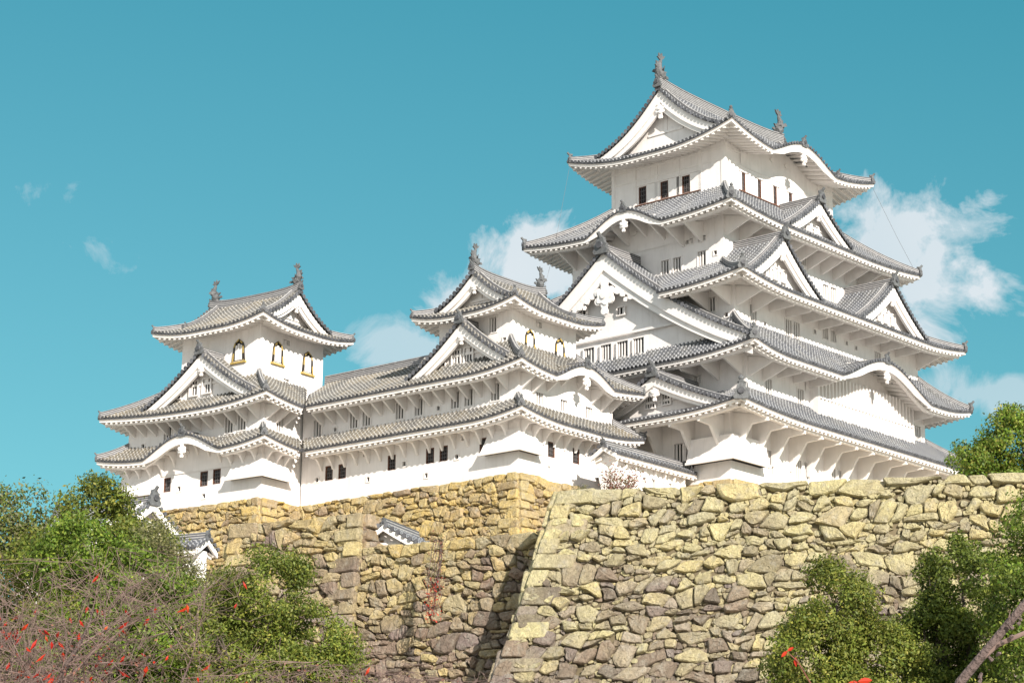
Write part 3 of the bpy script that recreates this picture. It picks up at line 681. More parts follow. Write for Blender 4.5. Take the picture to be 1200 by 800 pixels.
# ================================================================ MAIN KEEP
AR = -1.349
A = thing('main_keep', 'tallest white castle keep with five tiers of grey tiled roofs, right of the smaller towers', 'castle keep', (0, 0, 0), AR)
NB = (.70, 1.0, 3)      # usual barred window: width, height, bars
ATOP = irimoya(A, (-2.26, -2.26, 15.63, 12.11), 53.72, 5.15, 'x', 1.36, a=.5, U=.97, over=2.26, kara={'S': (8.76, 4.7, 1.35)}, hb=.62, psz=.85, fish=1.6, rb=(.46, .72), osz=.72, Lc=6)
r5 = (0, 0, 13.37, 9.85); r4 = (-2.55, -1.6, 16.01, 11.33); r3 = (-4.58, -3.81, 17.95, 13.66); r2 = (-4.26, -4.4, 17.62, 14.25); r1 = (-6.95, -5.02, 20.0, 16.0)
# top storey: dark openings beside white shutters over one long brown sill
spec = {'W': [(7.08, 51.68, .66, 1.25, 3, 'd'), (5.17, 51.68, .66, 1.25, 3, 'd'), (3.3, 51.68, .66, 1.25, 3, 'd')],
        'S': [(2.2, 51.7, .42, 1.3, 2, 'd'), (4.1, 51.7, .42, 1.3, 2, 'd'), (6.0, 51.7, .42, 1.3, 2, 'd'), (7.9, 51.7, .42, 1.3, 2, 'd'), (9.8, 51.7, .42, 1.3, 2, 'd')]}
h5 = windows(A, r5, spec); wall_mesh(A, r5, 48.5, 54.45, h5)
for k, a, b in (('W', 2.0, 7.7), ('S', 1.6, 10.9)):
    P = PW(r5, k)
    def bx(a0, a1, z0, z1, q0, q1, m, nm):
        mb = MB(); mb.hexa([P(a0, z0, q0), P(a1, z0, q0), P(a1, z0, q1), P(a0, z0, q1), P(a0, z1, q0), P(a1, z1, q0), P(a1, z1, q1), P(a0, z1, q1)], m); mb.build(nm, A)
    bx(a, b, 50.93, 51.0, -.10, 0, 'wood', 'sill'); bx(a, b, 52.38, 52.46, -.08, 0, 'plaster_trim', 'lintel')
    for c in ([6.1, 4.25, 2.4] if k == 'W' else [3.15, 5.05, 6.95, 8.85, 10.4]): bx(c - .5, c + .5, 51.02, 52.36, -.045, 0, 'plaster_trim', 'shutter')
# timber pattern in relief on the top storey
for k, L0, L1 in (('W', 0, 9.85), ('S', 0, 13.37)):
    P = PW(r5, k); mb = MB()
    for zz in (52.78, 53.62): mb.hexa([P(L0, zz, -.05), P(L1, zz, -.05), P(L1, zz, 0), P(L0, zz, 0), P(L0, zz + .12, -.05), P(L1, zz + .12, -.05), P(L1, zz + .12, 0), P(L0, zz + .12, 0)], 'plaster_trim')
    for c in np.arange(L0 + .16, L1, 1.9): mb.hexa([P(c - .12, 50, -.045), P(c + .12, 50, -.045), P(c + .12, 50, 0), P(c - .12, 50, 0), P(c - .12, 54, -.045), P(c + .12, 54, -.045), P(c + .12, 54, 0), P(c - .12, 54, 0)], 'plaster_trim') if not any(abs(c - q[0]) < .5 for q in spec[k]) else None
    mb.build('wall_framing', A)
tympanum(A, ATOP['S'], 2.2)
def kara_ridge(parent, S):
    c, hw, H = S.kara; d = 0
    while S.z0 + S.rise * (S.a * d / S.D + (1 - S.a) * (d / S.D) ** 2) < S.z0 + H + .04 * d and d < S.D: d += .05
    mb = MB(); beam(mb, [S.P(c, t, S.z(c, t)) for t in np.linspace(.1, d, 4)], .3, .3); o = mb.build('arch_ridge', parent)
    ornament(o, S.P(c, .12, S.z(c, 0) + .05), (-S.n[0], -S.n[1]), .7, 0)
kara_ridge(A, ATOP['S'])
mb = MB(); zt = 54.0     # lightning cable hanging at the north-west eave and the east one
for P0, P1 in (((-2.2, 11.9, 54.3), (-5.3, 12.6, 41.5)), ((15.5, -2.1, 54.3), (18.3, -3.9, 47.9))):
    m2 = MB(); m2.tube([P0, tuple((Vector(P0) + Vector(P1)) / 2 + Vector((.2, 0, -.3))), P1], .011, 'iron', 4); m2.build('lightning_cable', A)

S4 = rect_sides((-5.07, -4.12, 18.53, 13.85), r5, 47.5, 3.35, U=.47, Q=1.5, over=2.52, kara={'W': (8.95, 3.8, 1.35)})
S4['S'].over = 2.52
skirt(A, S4, osz=.75)
spec = {'W': [(5.44, 47.5, .62, .95, 3, 'w'), (4.33, 47.5, .62, .95, 3, 'w'), (3.2, 45.05, .68, 1.05, 3, 'w'), (2.19, 45.05, .68, 1.05, 3, 'w'), (.14, 45.1, .68, 1.05, 3, 'w'), (1.18, 46.5, .6, .38, 1, 'v'), (.12, 46.5, .6, .38, 1, 'v'), (-.95, 45.3, .26, .28, 0, 'h')],
        'S': [(6.91, 46.9, .62, .8, 3, 'w'), (9.62, 45.16, .72, 1.1, 3, 'w'), (10.6, 45.16, .72, 1.1, 3, 'w'), (3.4, 45.16, .72, 1.1, 3, 'w'), (-.5, 45.2, .26, .28, 0, 'h')]}
wall_mesh(A, r4, 43.0, 48.75, windows(A, r4, spec))
tympanum(A, S4['W'], 2.46); kara_ridge(A, S4['W'])
g = gable(A, S4['S'], 6.6 + 5.07, .75, 4.12, 4.9, 50.75, 3.1, hb=.42, psz=.55, wins=((-.5, 48.75, .42, .7, 3), (.5, 48.75, .42, .7, 3)))

_zg2 = lambda y: 45.75 - 7.9 * (1.34 * abs(y - 5.5) / 12.2 - .34 * ((y - 5.5) / 12.2) ** 2)
def dm3(s, x):
    y = 16.26 - x
    for i in range(0, 48):
        d = i * .1
        t = d / s.D
        if s.z0 + s.rise * (s.a * t + (1 - s.a) * t * t) > _zg2(y) - .02: return d
    return 99
S3 = rect_sides((-7.18, -6.41, 20.55, 16.26), r4, 41.8, 2.75, U=.55, Q=1.3, over=2.6, dmin={'W': dm3})
skirt(A, S3, osz=.75)
spec = {'W': [(-2.04, 41.1, .68, .95, 3, 'w'), (-3.2, 40.2, .26, .28, 0, 'h')],
        'S': [(-2.5, 40.55, .72, 1.25, 3, 'w'), (1.56, 40.45, .72, 1.25, 3, 'w'), (2.5, 40.45, .72, 1.25, 3, 'w'), (6.0, 41.05, .62, .8, 3, 'w'), (7.0, 41.05, .62, .8, 3, 'w'), (4.7, 40.9, .26, .28, 0, 'h'), (8.6, 40.9, .26, .28, 0, 'h'), (9.8, 40.8, .26, .28, 0, 'h'), (12.6, 40.45, .72, 1.2, 3, 'w'), (-1.2, 40.2, .26, .28, 0, 'h')]}
wall_mesh(A, r3, 38.0, 42.75, windows(A, r3, spec))
gable(A, S3['S'], -1.3 + 7.18, .8, 4.8, 4.6, 45.75, 3.55, hb=.45, psz=.6, wins=((-.9, 43.4, .42, .75, 3), (0, 43.4, .42, .75, 3), (.9, 43.4, .42, .75, 3)))
gable(A, S3['S'], 12.2 + 7.18, .8, 4.8, 4.7, 45.6, 3.5, hb=.45, psz=.6, wins=((-.9, 43.3, .42, .75, 3), (0, 43.3, .42, .75, 3), (.9, 43.3, .42, .75, 3)))

S2 = rect_sides((-6.74, -6.88, 20.1, 16.73), r3, 37.2, 2.7, U=.55, Q=2.0, over=2.48, kara={'S': (8.9 + 6.74, 6.4, 1.95)})
skirt(A, S2, osz=.75, hip_t1={'S': 1, 'W': 1, 'N': 1, 'E': 1})
spec = {'S': [(-1.8, 35.55, .72, 1.5, 3, 'w'), (1.9, 35.55, .72, 1.5, 3, 'w'), (16.6, 35.6, .72, 1.6, 3, 'w'), (-3.1, 34.9, .26, .28, 0, 'h')], 'W': [(-.6, 36.4, .5, .5, 1, 'v')]}
wall_mesh(A, r2, 33.3, 38.1, windows(A, r2, spec))
tympanum(A, S2['S'], 2.42); kara_ridge(A, S2['S'])
gable(A, S2['W'], 16.73 - 5.5, .24, 4.19, 12.2, 45.75, 7.9, c=.34, hb=.85, psz=1.45, pdrop=2.6, fins=True, ridge=(.42, .6), orn=1.25, recess=.95, bands=False,
      wins=tuple((5.5 - y, 38.95, .92, 1.1, 4) for y in (8.85, 7.3, 5.85, 4.45, 3.1)) + ((.9, 41.6, .62, .5, 2), (-2.3, 42.0, .62, .5, 2)))
mb = MB(); xg = -5.69     # horizontal rail on the wall of the big gable
mb.box(xg - .1, -2.6, 39.9, xg + .02, 13.4, 40.05, 'plaster_trim'); mb.build('rail', A)
# lattice bay on the south side under the arch
mb = MB(); mb.box(3.1, -4.82, 34.2, 14.9, -4.38, 37.75, 'plaster'); mb.box(2.98, -5.08, 34.2, 3.12, -4.4, 37.75, 'plaster'); mb.box(14.88, -5.08, 34.2, 15.02, -4.4, 37.75, 'plaster')
for x in np.arange(3.2, 14.95, .42): mb.box(x - .075, -5.04, 34.25, x + .075, -4.81, 37.7, 'plaster_trim')
mb.box(3.05, -5.08, 35.9, 14.95, -5.04, 35.98, 'plaster_trim')
mb.build('lattice_bay', A)

S1 = rect_sides((-9.91, -7.98, 22.96, 18.96), r2, 32.75, 2.5, U=.47, Q=1.5, over=2.96, dmin={'W': lambda s, x: 99 if x < 18.96 - 5.6 else 0})
skirt(A, S1, osz=1.05, hips='WSE')
spec = {'W': [(-1.05, 30.75, .72, 1.75, 3, 'w'), (-1.95, 30.75, .72, 1.75, 3, 'w')],
        'S': [(-2.7, 30.6, .62, 1.5, 3, 'w'), (-3.6, 31.2, .5, .7, 3, 'w'), (.5, 30.5, .66, 1.5, 3, 'w'), (1.5, 30.5, .66, 1.5, 3, 'w'), (4.5, 30.6, .66, 1.5, 3, 'w'), (5.5, 30.6, .66, 1.5, 3, 'w'), (8.6, 30.6, .66, 1.5, 3, 'w'), (-1.3, 29.4, .26, .28, 0, 'h'), (3.0, 29.4, .26, .28, 0, 'h')]}
wall_mesh(A, r1, 27.0, 33.4, windows(A, r1, spec))
gable(A, S1['W'], 18.96 + .55, .9, 5.6, 6.6, 35.8, 2.75, c=.3, hb=.5, psz=.62, ridge=(.34, .46), wins=((-.75, 34.3, .75, .85, 4), (.55, 34.35, .62, .8, 3)))
stone_drop(A, r1, 2.6, 2.9, 30.05, 31.6, out=.75, top=.5)

# brackets and eave beams of the main keep (south and west sides)
strut_row(A, S4['W'], 2.52, [x for x in srange(2.9, 15.2, 1.55)], 'diag', 1.45); strut_row(A, S4['S'], 2.52, srange(2.8, 20.8, 1.62), 'diag', 1.35)
strut_row(A, S3['W'], 2.6, [18.0, 19.75], 'diag', 1.3); strut_row(A, S3['S'], 2.6, [2.9, 4.6, 25.0], 'diag', 1.3); strut_row(A, S3['S'], 2.6, srange(6.6, 24, 1.95), 'stub')
strut_row(A, S2['W'], 2.48, [15.4, 17.3], 'stub'); strut_row(A, S2['W'], 2.48, [19.0, 20.8], 'diag', 1.3); strut_row(A, S2['S'], 2.48, [2.8, 4.4], 'diag', 1.3); strut_row(A, S2['S'], 2.48, [6.1, 7.9, 9.7, 22.4, 24.2], 'stub')
strut_row(A, S1['W'], 2.96, [15.4], 'stub'); strut_row(A, S1['W'], 2.96, [18.6, 21.2, 23.4], 'knee', 2.1, .2); strut_row(A, S1['S'], 2.96, srange(3.4, 29.5, 2.02), 'knee', 2.1, .2)
for S, o in ((S4, 2.52), (S3, 2.6), (S2, 2.48), (S1, 2.96)):
    purlin(A, S['S'], .55, .55, S['S'].L - .55); 
    purlin(A, S['W'], .55, (16.6 if S is S3 else 14 if S is S1 else .55), S['W'].L - .55)

# ================================================================ WEST SMALL KEEP
OLD[0] = '_old'
BL = (-19.7342, 1.7681, 0); BR = -.027
B = thing('small_keep', 'middle white tower left of the tall keep, two bell-shaped windows on its right face', 'castle tower', BL, BR)
rb3 = (.7, 1.16, 7.04, 7.06); rb = (0, 0, 9.3, 8.4)
irimoya(B, (-.63, -.17, 8.37, 8.39), 38.42, 2.85, 'x', 1.0, a=.55, U=.5, over=1.33, hb=.4, psz=.5, fish=1.15, rb=(.34, .42), osz=.5, Lc=3.5)
h3 = windows(B, rb3, {'W': [(2.64, 37.7, .6, .95, 3, 'w'), (1.7, 36.6, .26, .28, 0, 'h')], 'S': [(3.28, 38.0, .6, .36, 1, 'v')]})
wall_mesh(B, rb3, 34.6, 38.95, h3)
bell_window(B, PW(rb3, 'S'), 2.4, 36.8, .9); bell_window(B, PW(rb3, 'S'), 5.35, 36.85, .9)
SB2 = rect_sides((-1.51, -1.48, 10.81, 8.4), (.7, 1.16, 7.04, 7.06), 34.15, 2.3, U=.5, Q=1.8, over=1.5, kara={'S': (4.9 + 1.51, 3.7, 1.15)}, ends={'W': (0, 1), 'E': (1, 0)})
skirt(B, SB2, only='SWE', hips='SW', osz=.5)
tympanum(B, SB2['S'], 1.44); kara_ridge(B, SB2['S'])
gable(B, SB2['W'], 8.4 - 3.95, .55, 3.4, 4.6, 37.75, 3.2, c=.3, hb=.42, psz=.5, wins=((-.85, 35.75, .66, .95, 3), (.15, 35.78, .66, .95, 3), (-1.9, 35.45, .26, .28, 0)), ridge=(.3, .4), orn=.75)
sp2 = {'W': [(8.0, 33.15, .7, 1.05, 3, 'w'), (5.0, 33.18, .7, 1.05, 3, 'w'), (3.9, 33.18, .7, 1.05, 3, 'w'), (1.79, 33.2, .7, 1.05, 3, 'w'), (6.39, 32.85, .24, .26, 0, 'h')], 'S': [(1.97, 33.1, .7, 1.15, 3, 'w'), (4.34, 33.1, .7, 1.15, 3, 'w'), (6.86, 33.1, .7, 1.15, 3, 'w'), (5.3, 34.55, .9, .35, 1, 'v'), (4.0, 34.55, .9, .35, 1, 'v')]}
wall_mesh(B, rb, 31.9, 34.95, windows(B, rb, sp2))
SB1 = rect_sides((-1.51, -1.51, 10.81, 8.4), (0, 0, 9.3, 7.0), 31.25, 1.15, U=.48, Q=3.0, over=1.5, ends={'W': (0, 1), 'E': (1, 0)})
skirt(B, SB1, only='SWE', hips='SW', osz=.5)
sp1 = {'W': [(7.03, 29.95, .66, .95, 3, 'd'), (5.91, 29.95, .66, .95, 3, 'd'), (2.75, 30.05, .55, .9, 3, 'd'), (4.83, 29.6, .26, .28, 0, 'h'), (7.3, 28.75, .26, .28, 0, 'h'), (4.2, 30.7, .5, .3, 1, 'v')], 'S': [(3.15, 29.95, .66, .95, 3, 'd'), (5.58, 29.95, .66, .95, 3, 'd'), (2.9, 28.8, .2, .2, 0, 'h')]}
wall_mesh(B, rb, 27.6, 31.9, windows(B, rb, sp1))
stone_drop(B, rb, 2.3, 1.55, 29.35, 30.75, out=.6); drop_box(B, PW(rb, 'S'), 7.55, 8.75, 28.9, 30.8, .5)
strut_row(B, SB2['W'], 1.5, srange(.35, 8.4, 1.03), 'diag', 1.0); strut_row(B, SB2['S'], 1.5, [1.8, 2.8, 4.2, 5.6, 7.2, 8.6, 9.6, 10.6], 'diag', 1.0)
strut_row(B, SB1['W'], 1.5, srange(.35, 8.4, 1.03), 'curve', 1.05); strut_row(B, SB1['S'], 1.5, srange(1.8, 10.8, 1.03), 'curve', 1.05)
for S in (SB1, SB2):
    purlin(B, S['W'], .42, 0, S['W'].L - .42, .13, .09); purlin(B, S['S'], .42, .42, S['S'].L - .42, .13, .09)

# ================================================================ CORRIDOR
K = thing('connecting_corridor', 'long white two-storey wing linking the middle tower to the left tower', 'castle wing', BL, BR)
YN = 19.3
mkc = lambda z0, rise, D, yn, yv, f: Side((-1.51, yn), (0, -1), (1, 0), yn - 8.4, D, 1, 1, z0, rise, .72, .3, 1.2, over=1.5, endA=False, endB=False, dmin=lambda s, x: max(0, (yn - x - yv) * f) if yn - x > yv else 0)
KW = mkc(34.15, 2.95, 5.01, YN, 16.55, 1.15); KW.a = .8
KE = Side((8.51, 8.4), (0, 1), (-1, 0), YN - 8.4, 5.01, 1, 1, 34.15, 2.95, .8, .3, 1.2, over=1.5, endA=False, endB=False)
K1 = mkc(31.25, 1.15, 1.51, 18.0, 16.6, 1.0)
mb = MB()
for S in (KW, KE): tile_side(mb, S)
KS = Side((-1.51, 8.4), (0, -1), (1, 0), 2.2, 5.01, 1, 1, 34.15, 2.95, .8, .3, 1.2, over=1.5, endA=False, endB=False, dmin=lambda s, x: 2.6); tile_side(mb, KS)
rf = mb.build('roof', K)
for S in (KW, KE): eb = MB(); eave_side(eb, S); eb.build('eaves', rf)
mb = MB(); tile_side(mb, K1); rf = mb.build('roof', K); eb = MB(); eave_side(eb, K1); eb.build('eaves', rf)
mb = MB(); beam(mb, [(3.5, y, 37.08) for y in np.linspace(7.1, 19.6, 8)], .38, .5); mb.build('main_ridge', K)
rk = (0, 8.4, 7.0, 18.15)
spk = {'W': [(9.6, 33.15, .7, 1.05, 3, 'w'), (13.55, 33.1, .7, 1.05, 3, 'w'), (12.45, 33.1, .7, 1.05, 3, 'w'), (16.79, 33.0, .7, 1.1, 3, 'w'), (15.2, 32.7, .24, .26, 0, 'h')]}
wall_mesh(K, rk, 31.9, 34.7, windows(K, rk, spk), faces='WE')
spk = {'W': [(15.67, 29.93, .66, .95, 3, 'd'), (14.5, 29.9, .66, .95, 3, 'd'), (10.23, 29.92, .66, .95, 3, 'd'), (9.15, 29.7, .26, .28, 0, 'h'), (16.7, 29.6, .26, .28, 0, 'h'), (12.2, 29.1, .26, .28, 0, 'h'), (12.4, 30.75, .5, .3, 1, 'v')]}
wall_mesh(K, rk, 27.6, 31.9, windows(K, rk, spk), faces='WE')
strut_row(K, KW, 1.5, srange(YN - 16.3, YN - 8.5, 1.03), 'diag', 1.0); strut_row(K, K1, 1.5, srange(18 - 16.3, 18 - 8.5, 1.03), 'curve', 1.05)
purlin(K, KW, .42, YN - 16.2, YN - 8.42, .13, .09); purlin(K, K1, .42, 18 - 16.2, 18 - 8.42, .13, .09)

# ================================================================ NORTH-WEST SMALL KEEP
C = thing('corner_tower', 'leftmost white tower with three gilt-edged bell windows near its top', 'castle tower', (-23.4154, 19.7857, 0), 4.013)
rc3 = (1.12, 1.51, 7.37, 8.51); rc = (0, 0, 8.28, 11.99)
irimoya(C, (-.4, -.01, 8.89, 10.03), 39.75, 3.0, 'y', 1.05, a=.55, U=.5, over=1.52, hb=.42, psz=.55, fish=1.2, rb=(.34, .46), osz=.5, Lc=3.8)
wall_mesh(C, rc3, 34.6, 40.3, windows(C, rc3, {'W': [], 'S': [(3.62, 39.15, .62, .36, 1, 'v'), (3.72, 36.45, .6, .5, 1, 'v')]}))
bell_window(C, PW(rc3, 'W'), 3.36, 38.35, .95); bell_window(C, PW(rc3, 'S'), 2.77, 38.3, .95); bell_window(C, PW(rc3, 'S'), 5.77, 38.25, .95)
SC2 = rect_sides((-1.62, -1.62, 9.9, 13.35), rc3, 34.05, 2.4, U=.5, Q=1.8, over=1.62, dmin={'S': lambda s, x: max(0, (x - 3.7) * .85)})
skirt(C, SC2, only='SWNE', hips='WNS', osz=.5)
gable(C, SC2['W'], 13.35 - 4.8, .55, 2.74, 5.0, 37.95, 3.3, c=.3, hb=.46, psz=.55, wins=((-1.1, 35.85, .7, .95, 3), (.05, 35.88, .7, .95, 3), (-2.4, 35.5, .26, .28, 0)), ridge=(.3, .4), orn=.8)
wall_mesh(C, rc, 31.9, 34.9, windows(C, rc, {'W': [(8.37, 33.2, .7, .9, 3, 'w'), (2.91, 33.1, .7, 1.05, 3, 'w'), (1.8, 33.15, .7, 1.05, 3, 'w'), (10.6, 32.6, .26, .28, 0, 'h')], 'S': [(1.54, 33.1, .7, 1.05, 3, 'w')]}))
SC1 = rect_sides((-1.52, -1.52, 9.8, 13.5), (0, 0, 8.28, 11.99), 31.25, 1.15, U=.5, Q=3.0, over=1.52, kara={'W': (13.5 - 5.7, 4.0, 1.3)}, dmin={'S': lambda s, x: max(0, (x - 3.6))})
skirt(C, SC1, only='SWNE', hips='WNS', osz=.5)
tympanum(C, SC1['W'], 1.46); kara_ridge(C, SC1['W'])
wall_mesh(C, rc, 27.4, 31.9, windows(C, rc, {'W': [(8.22, 29.75, .62, .95, 3, 'd'), (4.96, 29.8, .66, .98, 3, 'd'), (3.84, 29.83, .66, .98, 3, 'd'), (7.27, 31.1, .8, .5, 1, 'v'), (7.12, 29.37, .28, .32, 0, 'h'), (4.89, 28.66, .28, .28, 0, 'h')], 'S': [(1.9, 29.6, .22, .26, 0, 'h')]}))
stone_drop(C, rc, 2.3, 2.2, 29.4, 30.9, out=.6); drop_box(C, PW(rc, 'W'), 8.9, 12.3, 29.2, 30.9, .65)
strut_row(C, SC2['W'], 1.62, srange(1.95, 13.2, 1.0), 'diag', 1.0); strut_row(C, SC2['S'], 1.62, [1.9, 2.8, 3.6], 'diag', 1.0)
strut_row(C, SC1['W'], 1.52, [x for x in srange(1.85, 13.3, 1.02)], 'curve', 1.05); strut_row(C, SC1['S'], 1.52, [1.8, 2.7, 3.5], 'curve', 1.05)
for S in (SC1, SC2): purlin(C, S['W'], .42, .42, S['W'].L - .42, .13, .09); purlin(C, S['S'], .42, .42, 3.7, .13, .09)

OLD[0] = ''
# ================================================================ LOW TILED WALL in front of the main keep's west foot
def small_roof(parent, O, e, n, L, half, z0, rise, over, hb=.3, ends=True, wall=None, orn=.5):
    Sa = Side(O, e, n, L, half, 1, 1, z0, rise, .85, .2, 1, over=over, endA=False, endB=False)
    O2 = (O[0] + e[0] * L + n[0] * 2 * half, O[1] + e[1] * L + n[1] * 2 * half)
    Sb = Side(O2, (-e[0], -e[1]), (-n[0], -n[1]), L, half, 1, 1, z0, rise, .85, .2, 1, over=over, endA=False, endB=False)
    mb = MB(); eb = MB()
    for s in (Sa, Sb): tile_side(mb, s); eave_side(eb, s)
    zz = lambda d: z0 + rise * (.85 * d / half + .15 * (d / half) ** 2)
    for x, sg in ((0, -1), (L, 1)):    # verge boards and tiles at both ends
        for S in (Sa, Sb):
            X = x if S is Sa else L - x
            rows = [[S.P(X + (.12 * sg if S is Sa else -.12 * sg), d, zz(d) - .03), S.P(X + (.12 * sg if S is Sa else -.12 * sg), d, zz(d) - .03 - hb), S.P(X, d, zz(d) - .03 - hb), S.P(X, d, zz(d) - .03)] for d in np.linspace(0, half, 7)]
            eb.grid(rows, 'plaster_trim')
            d = .1
            while d < half - .1:
                lat = Vector((n[0], n[1], rise / half)).normalized() if S is Sa else Vector((-n[0], -n[1], rise / half)).normalized()
                a = Vector(S.P(X + (.2 * sg if S is Sa else -.2 * sg), d, zz(d) + .03)); b = Vector(S.P(X - (.25 * sg if S is Sa else -.25 * sg), d, zz(d) + .03)); rib(mb, [a, (a + b) / 2, b], tuple(lat), r=.09)
                d += .3
    rf = mb.build('roof', parent); eb.build('eaves', rf)
    mb = MB(); p0 = Vector(Sa.P(-.05, half, z0 + rise)); p1 = Vector(Sa.P(L + .05, half, z0 + rise)); beam(mb, [p0, (p0 + p1) / 2, p1], .28, .32); rg = mb.build('main_ridge', parent)
    if orn:
        ornament(rg, p0 + Vector((0, 0, .05)), (-e[0], -e[1]), orn, 0); ornament(rg, p1 + Vector((0, 0, .05)), e, orn, 0)
    return Sa, Sb
LW = thing('tiled_wall', 'low white wall with its own tiled roof at the left foot of the tall keep', 'wall', BL, BR)
Sa, Sb = small_roof(LW, (4.3, -4.1), (1, 0), (0, 1), 8.3, .95, 29.45, .55, .65)
rw = (4.6, -3.45, 12.3, -2.85)
wall_mesh(LW, rw, 26.9, 29.4, windows(LW, rw, {'S': [(6.3, 28.0, .35, .95, 1, 'w'), (7.9, 28.15, .35, .85, 1, 'w'), (8.8, 28.2, .35, .85, 1, 'w'), (10.6, 28.2, .35, .85, 1, 'w')]}))
mb = MB(); mb.face([(4.58, -4.1, 29.3), (4.58, -2.2, 29.3), (4.58, -3.15, 29.95)], 'plaster'); mb.face([(4.58, -3.45, 26.9), (4.58, -2.85, 26.9), (4.58, -2.2, 29.3), (4.58, -4.1, 29.3)], 'plaster'); mb.build('gable_wall', LW)
strut_row(LW, Sa, .65, srange(.6, 8, 1.0), 'diag', .6, .1)

# ================================================================ STONE WALLS
def clip_poly(poly, nx, ny, c):
    """keep nx*x+ny*y <= c"""
    out = []
    for i in range(len(poly)):
        a, b = poly[i], poly[(i + 1) % len(poly)]; da, db = nx * a[0] + ny * a[1] - c, nx * b[0] + ny * b[1] - c
        if da <= 0: out.append(a)
        if (da < 0 < db) or (db < 0 < da): t = da / (da - db); out.append((a[0] + (b[0] - a[0]) * t, a[1] + (b[1] - a[1]) * t))
    return out
def inset(poly, g):
    n = len(poly); A = sum(poly[i][0] * poly[(i + 1) % n][1] - poly[(i + 1) % n][0] * poly[i][1] for i in range(n)) / 2; s = 1 if A > 0 else -1; out = poly
    for i in range(n):
        a, b = poly[i], poly[(i + 1) % n]; l = math.hypot(b[0] - a[0], b[1] - a[1])
        if l < 1e-6: continue
        nx, ny = s * (b[1] - a[1]) / l, -s * (b[0] - a[0]) / l; out = clip_poly(out, nx, ny, nx * a[0] + ny * a[1] - g)
        if len(out) < 3: return []
    return out
def area(p): return abs(sum(p[i][0] * p[(i + 1) % len(p)][1] - p[(i + 1) % len(p)][0] * p[i][1] for i in range(len(p))) / 2)
def cells(U, V, cw, ch, R, top_big=1.4, u0=0., v0=0., vtop=None, wav=.40, holes=True):
    """semi-coursed rubble: wavy courses cut by slanting joints, some blocks split or cropped"""
    du = cw * .5; n = int((U - u0) / du) + 3; rows = [[v0] * n]; v = v0; out = []
    while v < V + ch:
        v += ch * R.uniform(.72, 1.3); pr = rows[-1]; w = R.uniform(-.1, .1) * ch; r = []
        for i in range(n):
            w = w * .55 + R.uniform(-1, 1) * ch * wav; r.append(max(pr[i] + ch * .42, v + w))
        rows.append(r)
    def at(r, u):
        t = max(0, min(n - 1.001, (u - u0) / du)); i = int(t); return r[i] + (r[i + 1] - r[i]) * (t - i)
    for k in range(len(rows) - 1):
        top, bot = rows[k], rows[k + 1]; u = u0; sl = 0.0; tb = top_big if k == 0 else 1
        while u < U - .01:
            w = cw * R.choice((R.uniform(.45, .7), R.uniform(.75, 1.15), R.uniform(.85, 1.3), R.uniform(1.3, 1.9))) * tb; e = min(U, u + w); 
            if U - e < cw * .4: e = U
            s2 = 0 if e == U else R.uniform(-.42, .42) * ch
            a, b2 = u + sl, e + s2; c, d = e - s2, u - sl      # top-left, top-right, bottom-right, bottom-left
            if k == 0 and u == u0: a = d = u
            m = (u + e) / 2; q = [(a, at(top, a)), (m, at(top, m)), (b2, at(top, b2)), (c, at(bot, c)), (m, at(bot, m)), (d, at(bot, d))]
            q = [(min(U, max(u0, x)), min(V, y)) for x, y in q]; hgt = at(bot, m) - at(top, m); x = R.random()
            if holes and k and hgt > ch * .95 and x < .28:      # split into an upper and a lower stone
                f = R.uniform(.35, .65); ml, mr = (q[0][0] * (1 - f) + q[5][0] * f, q[0][1] * (1 - f) + q[5][1] * f + R.uniform(-.1, .1) * ch), (q[2][0] * (1 - f) + q[3][0] * f, q[2][1] * (1 - f) + q[3][1] * f + R.uniform(-.1, .1) * ch)
                if w > cw * 1.1: g = R.uniform(.35, .65); tm = (q[0][0] + (q[2][0] - q[0][0]) * g, at(top, q[0][0] + (q[2][0] - q[0][0]) * g)); mm = (ml[0] + (mr[0] - ml[0]) * g, ml[1] + (mr[1] - ml[1]) * g); out += [[q[0], tm, mm, ml], [tm, q[2], mr, mm]]
                else: out.append([q[0], q[1], q[2], mr, ml])
                out.append([ml, mr, q[3], q[4], q[5]])
            elif holes and k and x < .78:       # crop one or two corners, small fill stones show there
                for _ in range(R.choice((1, 1, 2))):
                    ci = R.choice((0, 2, 3, 5)); px, py = q[ci] if ci < len(q) else q[0]; cx, cy = sum(t[0] for t in q) / len(q), sum(t[1] for t in q) / len(q); dx, dy = px - cx, py - cy; l = math.hypot(dx, dy) or 1; cut = R.uniform(.52, .85)
                    q2 = clip_poly(q, dx / l, dy / l, dx / l * cx + dy / l * cy + l * cut)
                    if len(q2) > 3: q = q2
                    if len(q) < 6: break
                out.append(q)
            else: out.append(q)
            u = e; sl = s2
    return [p for p in out if len(p) > 2 and area(p) > .03 * cw * ch]
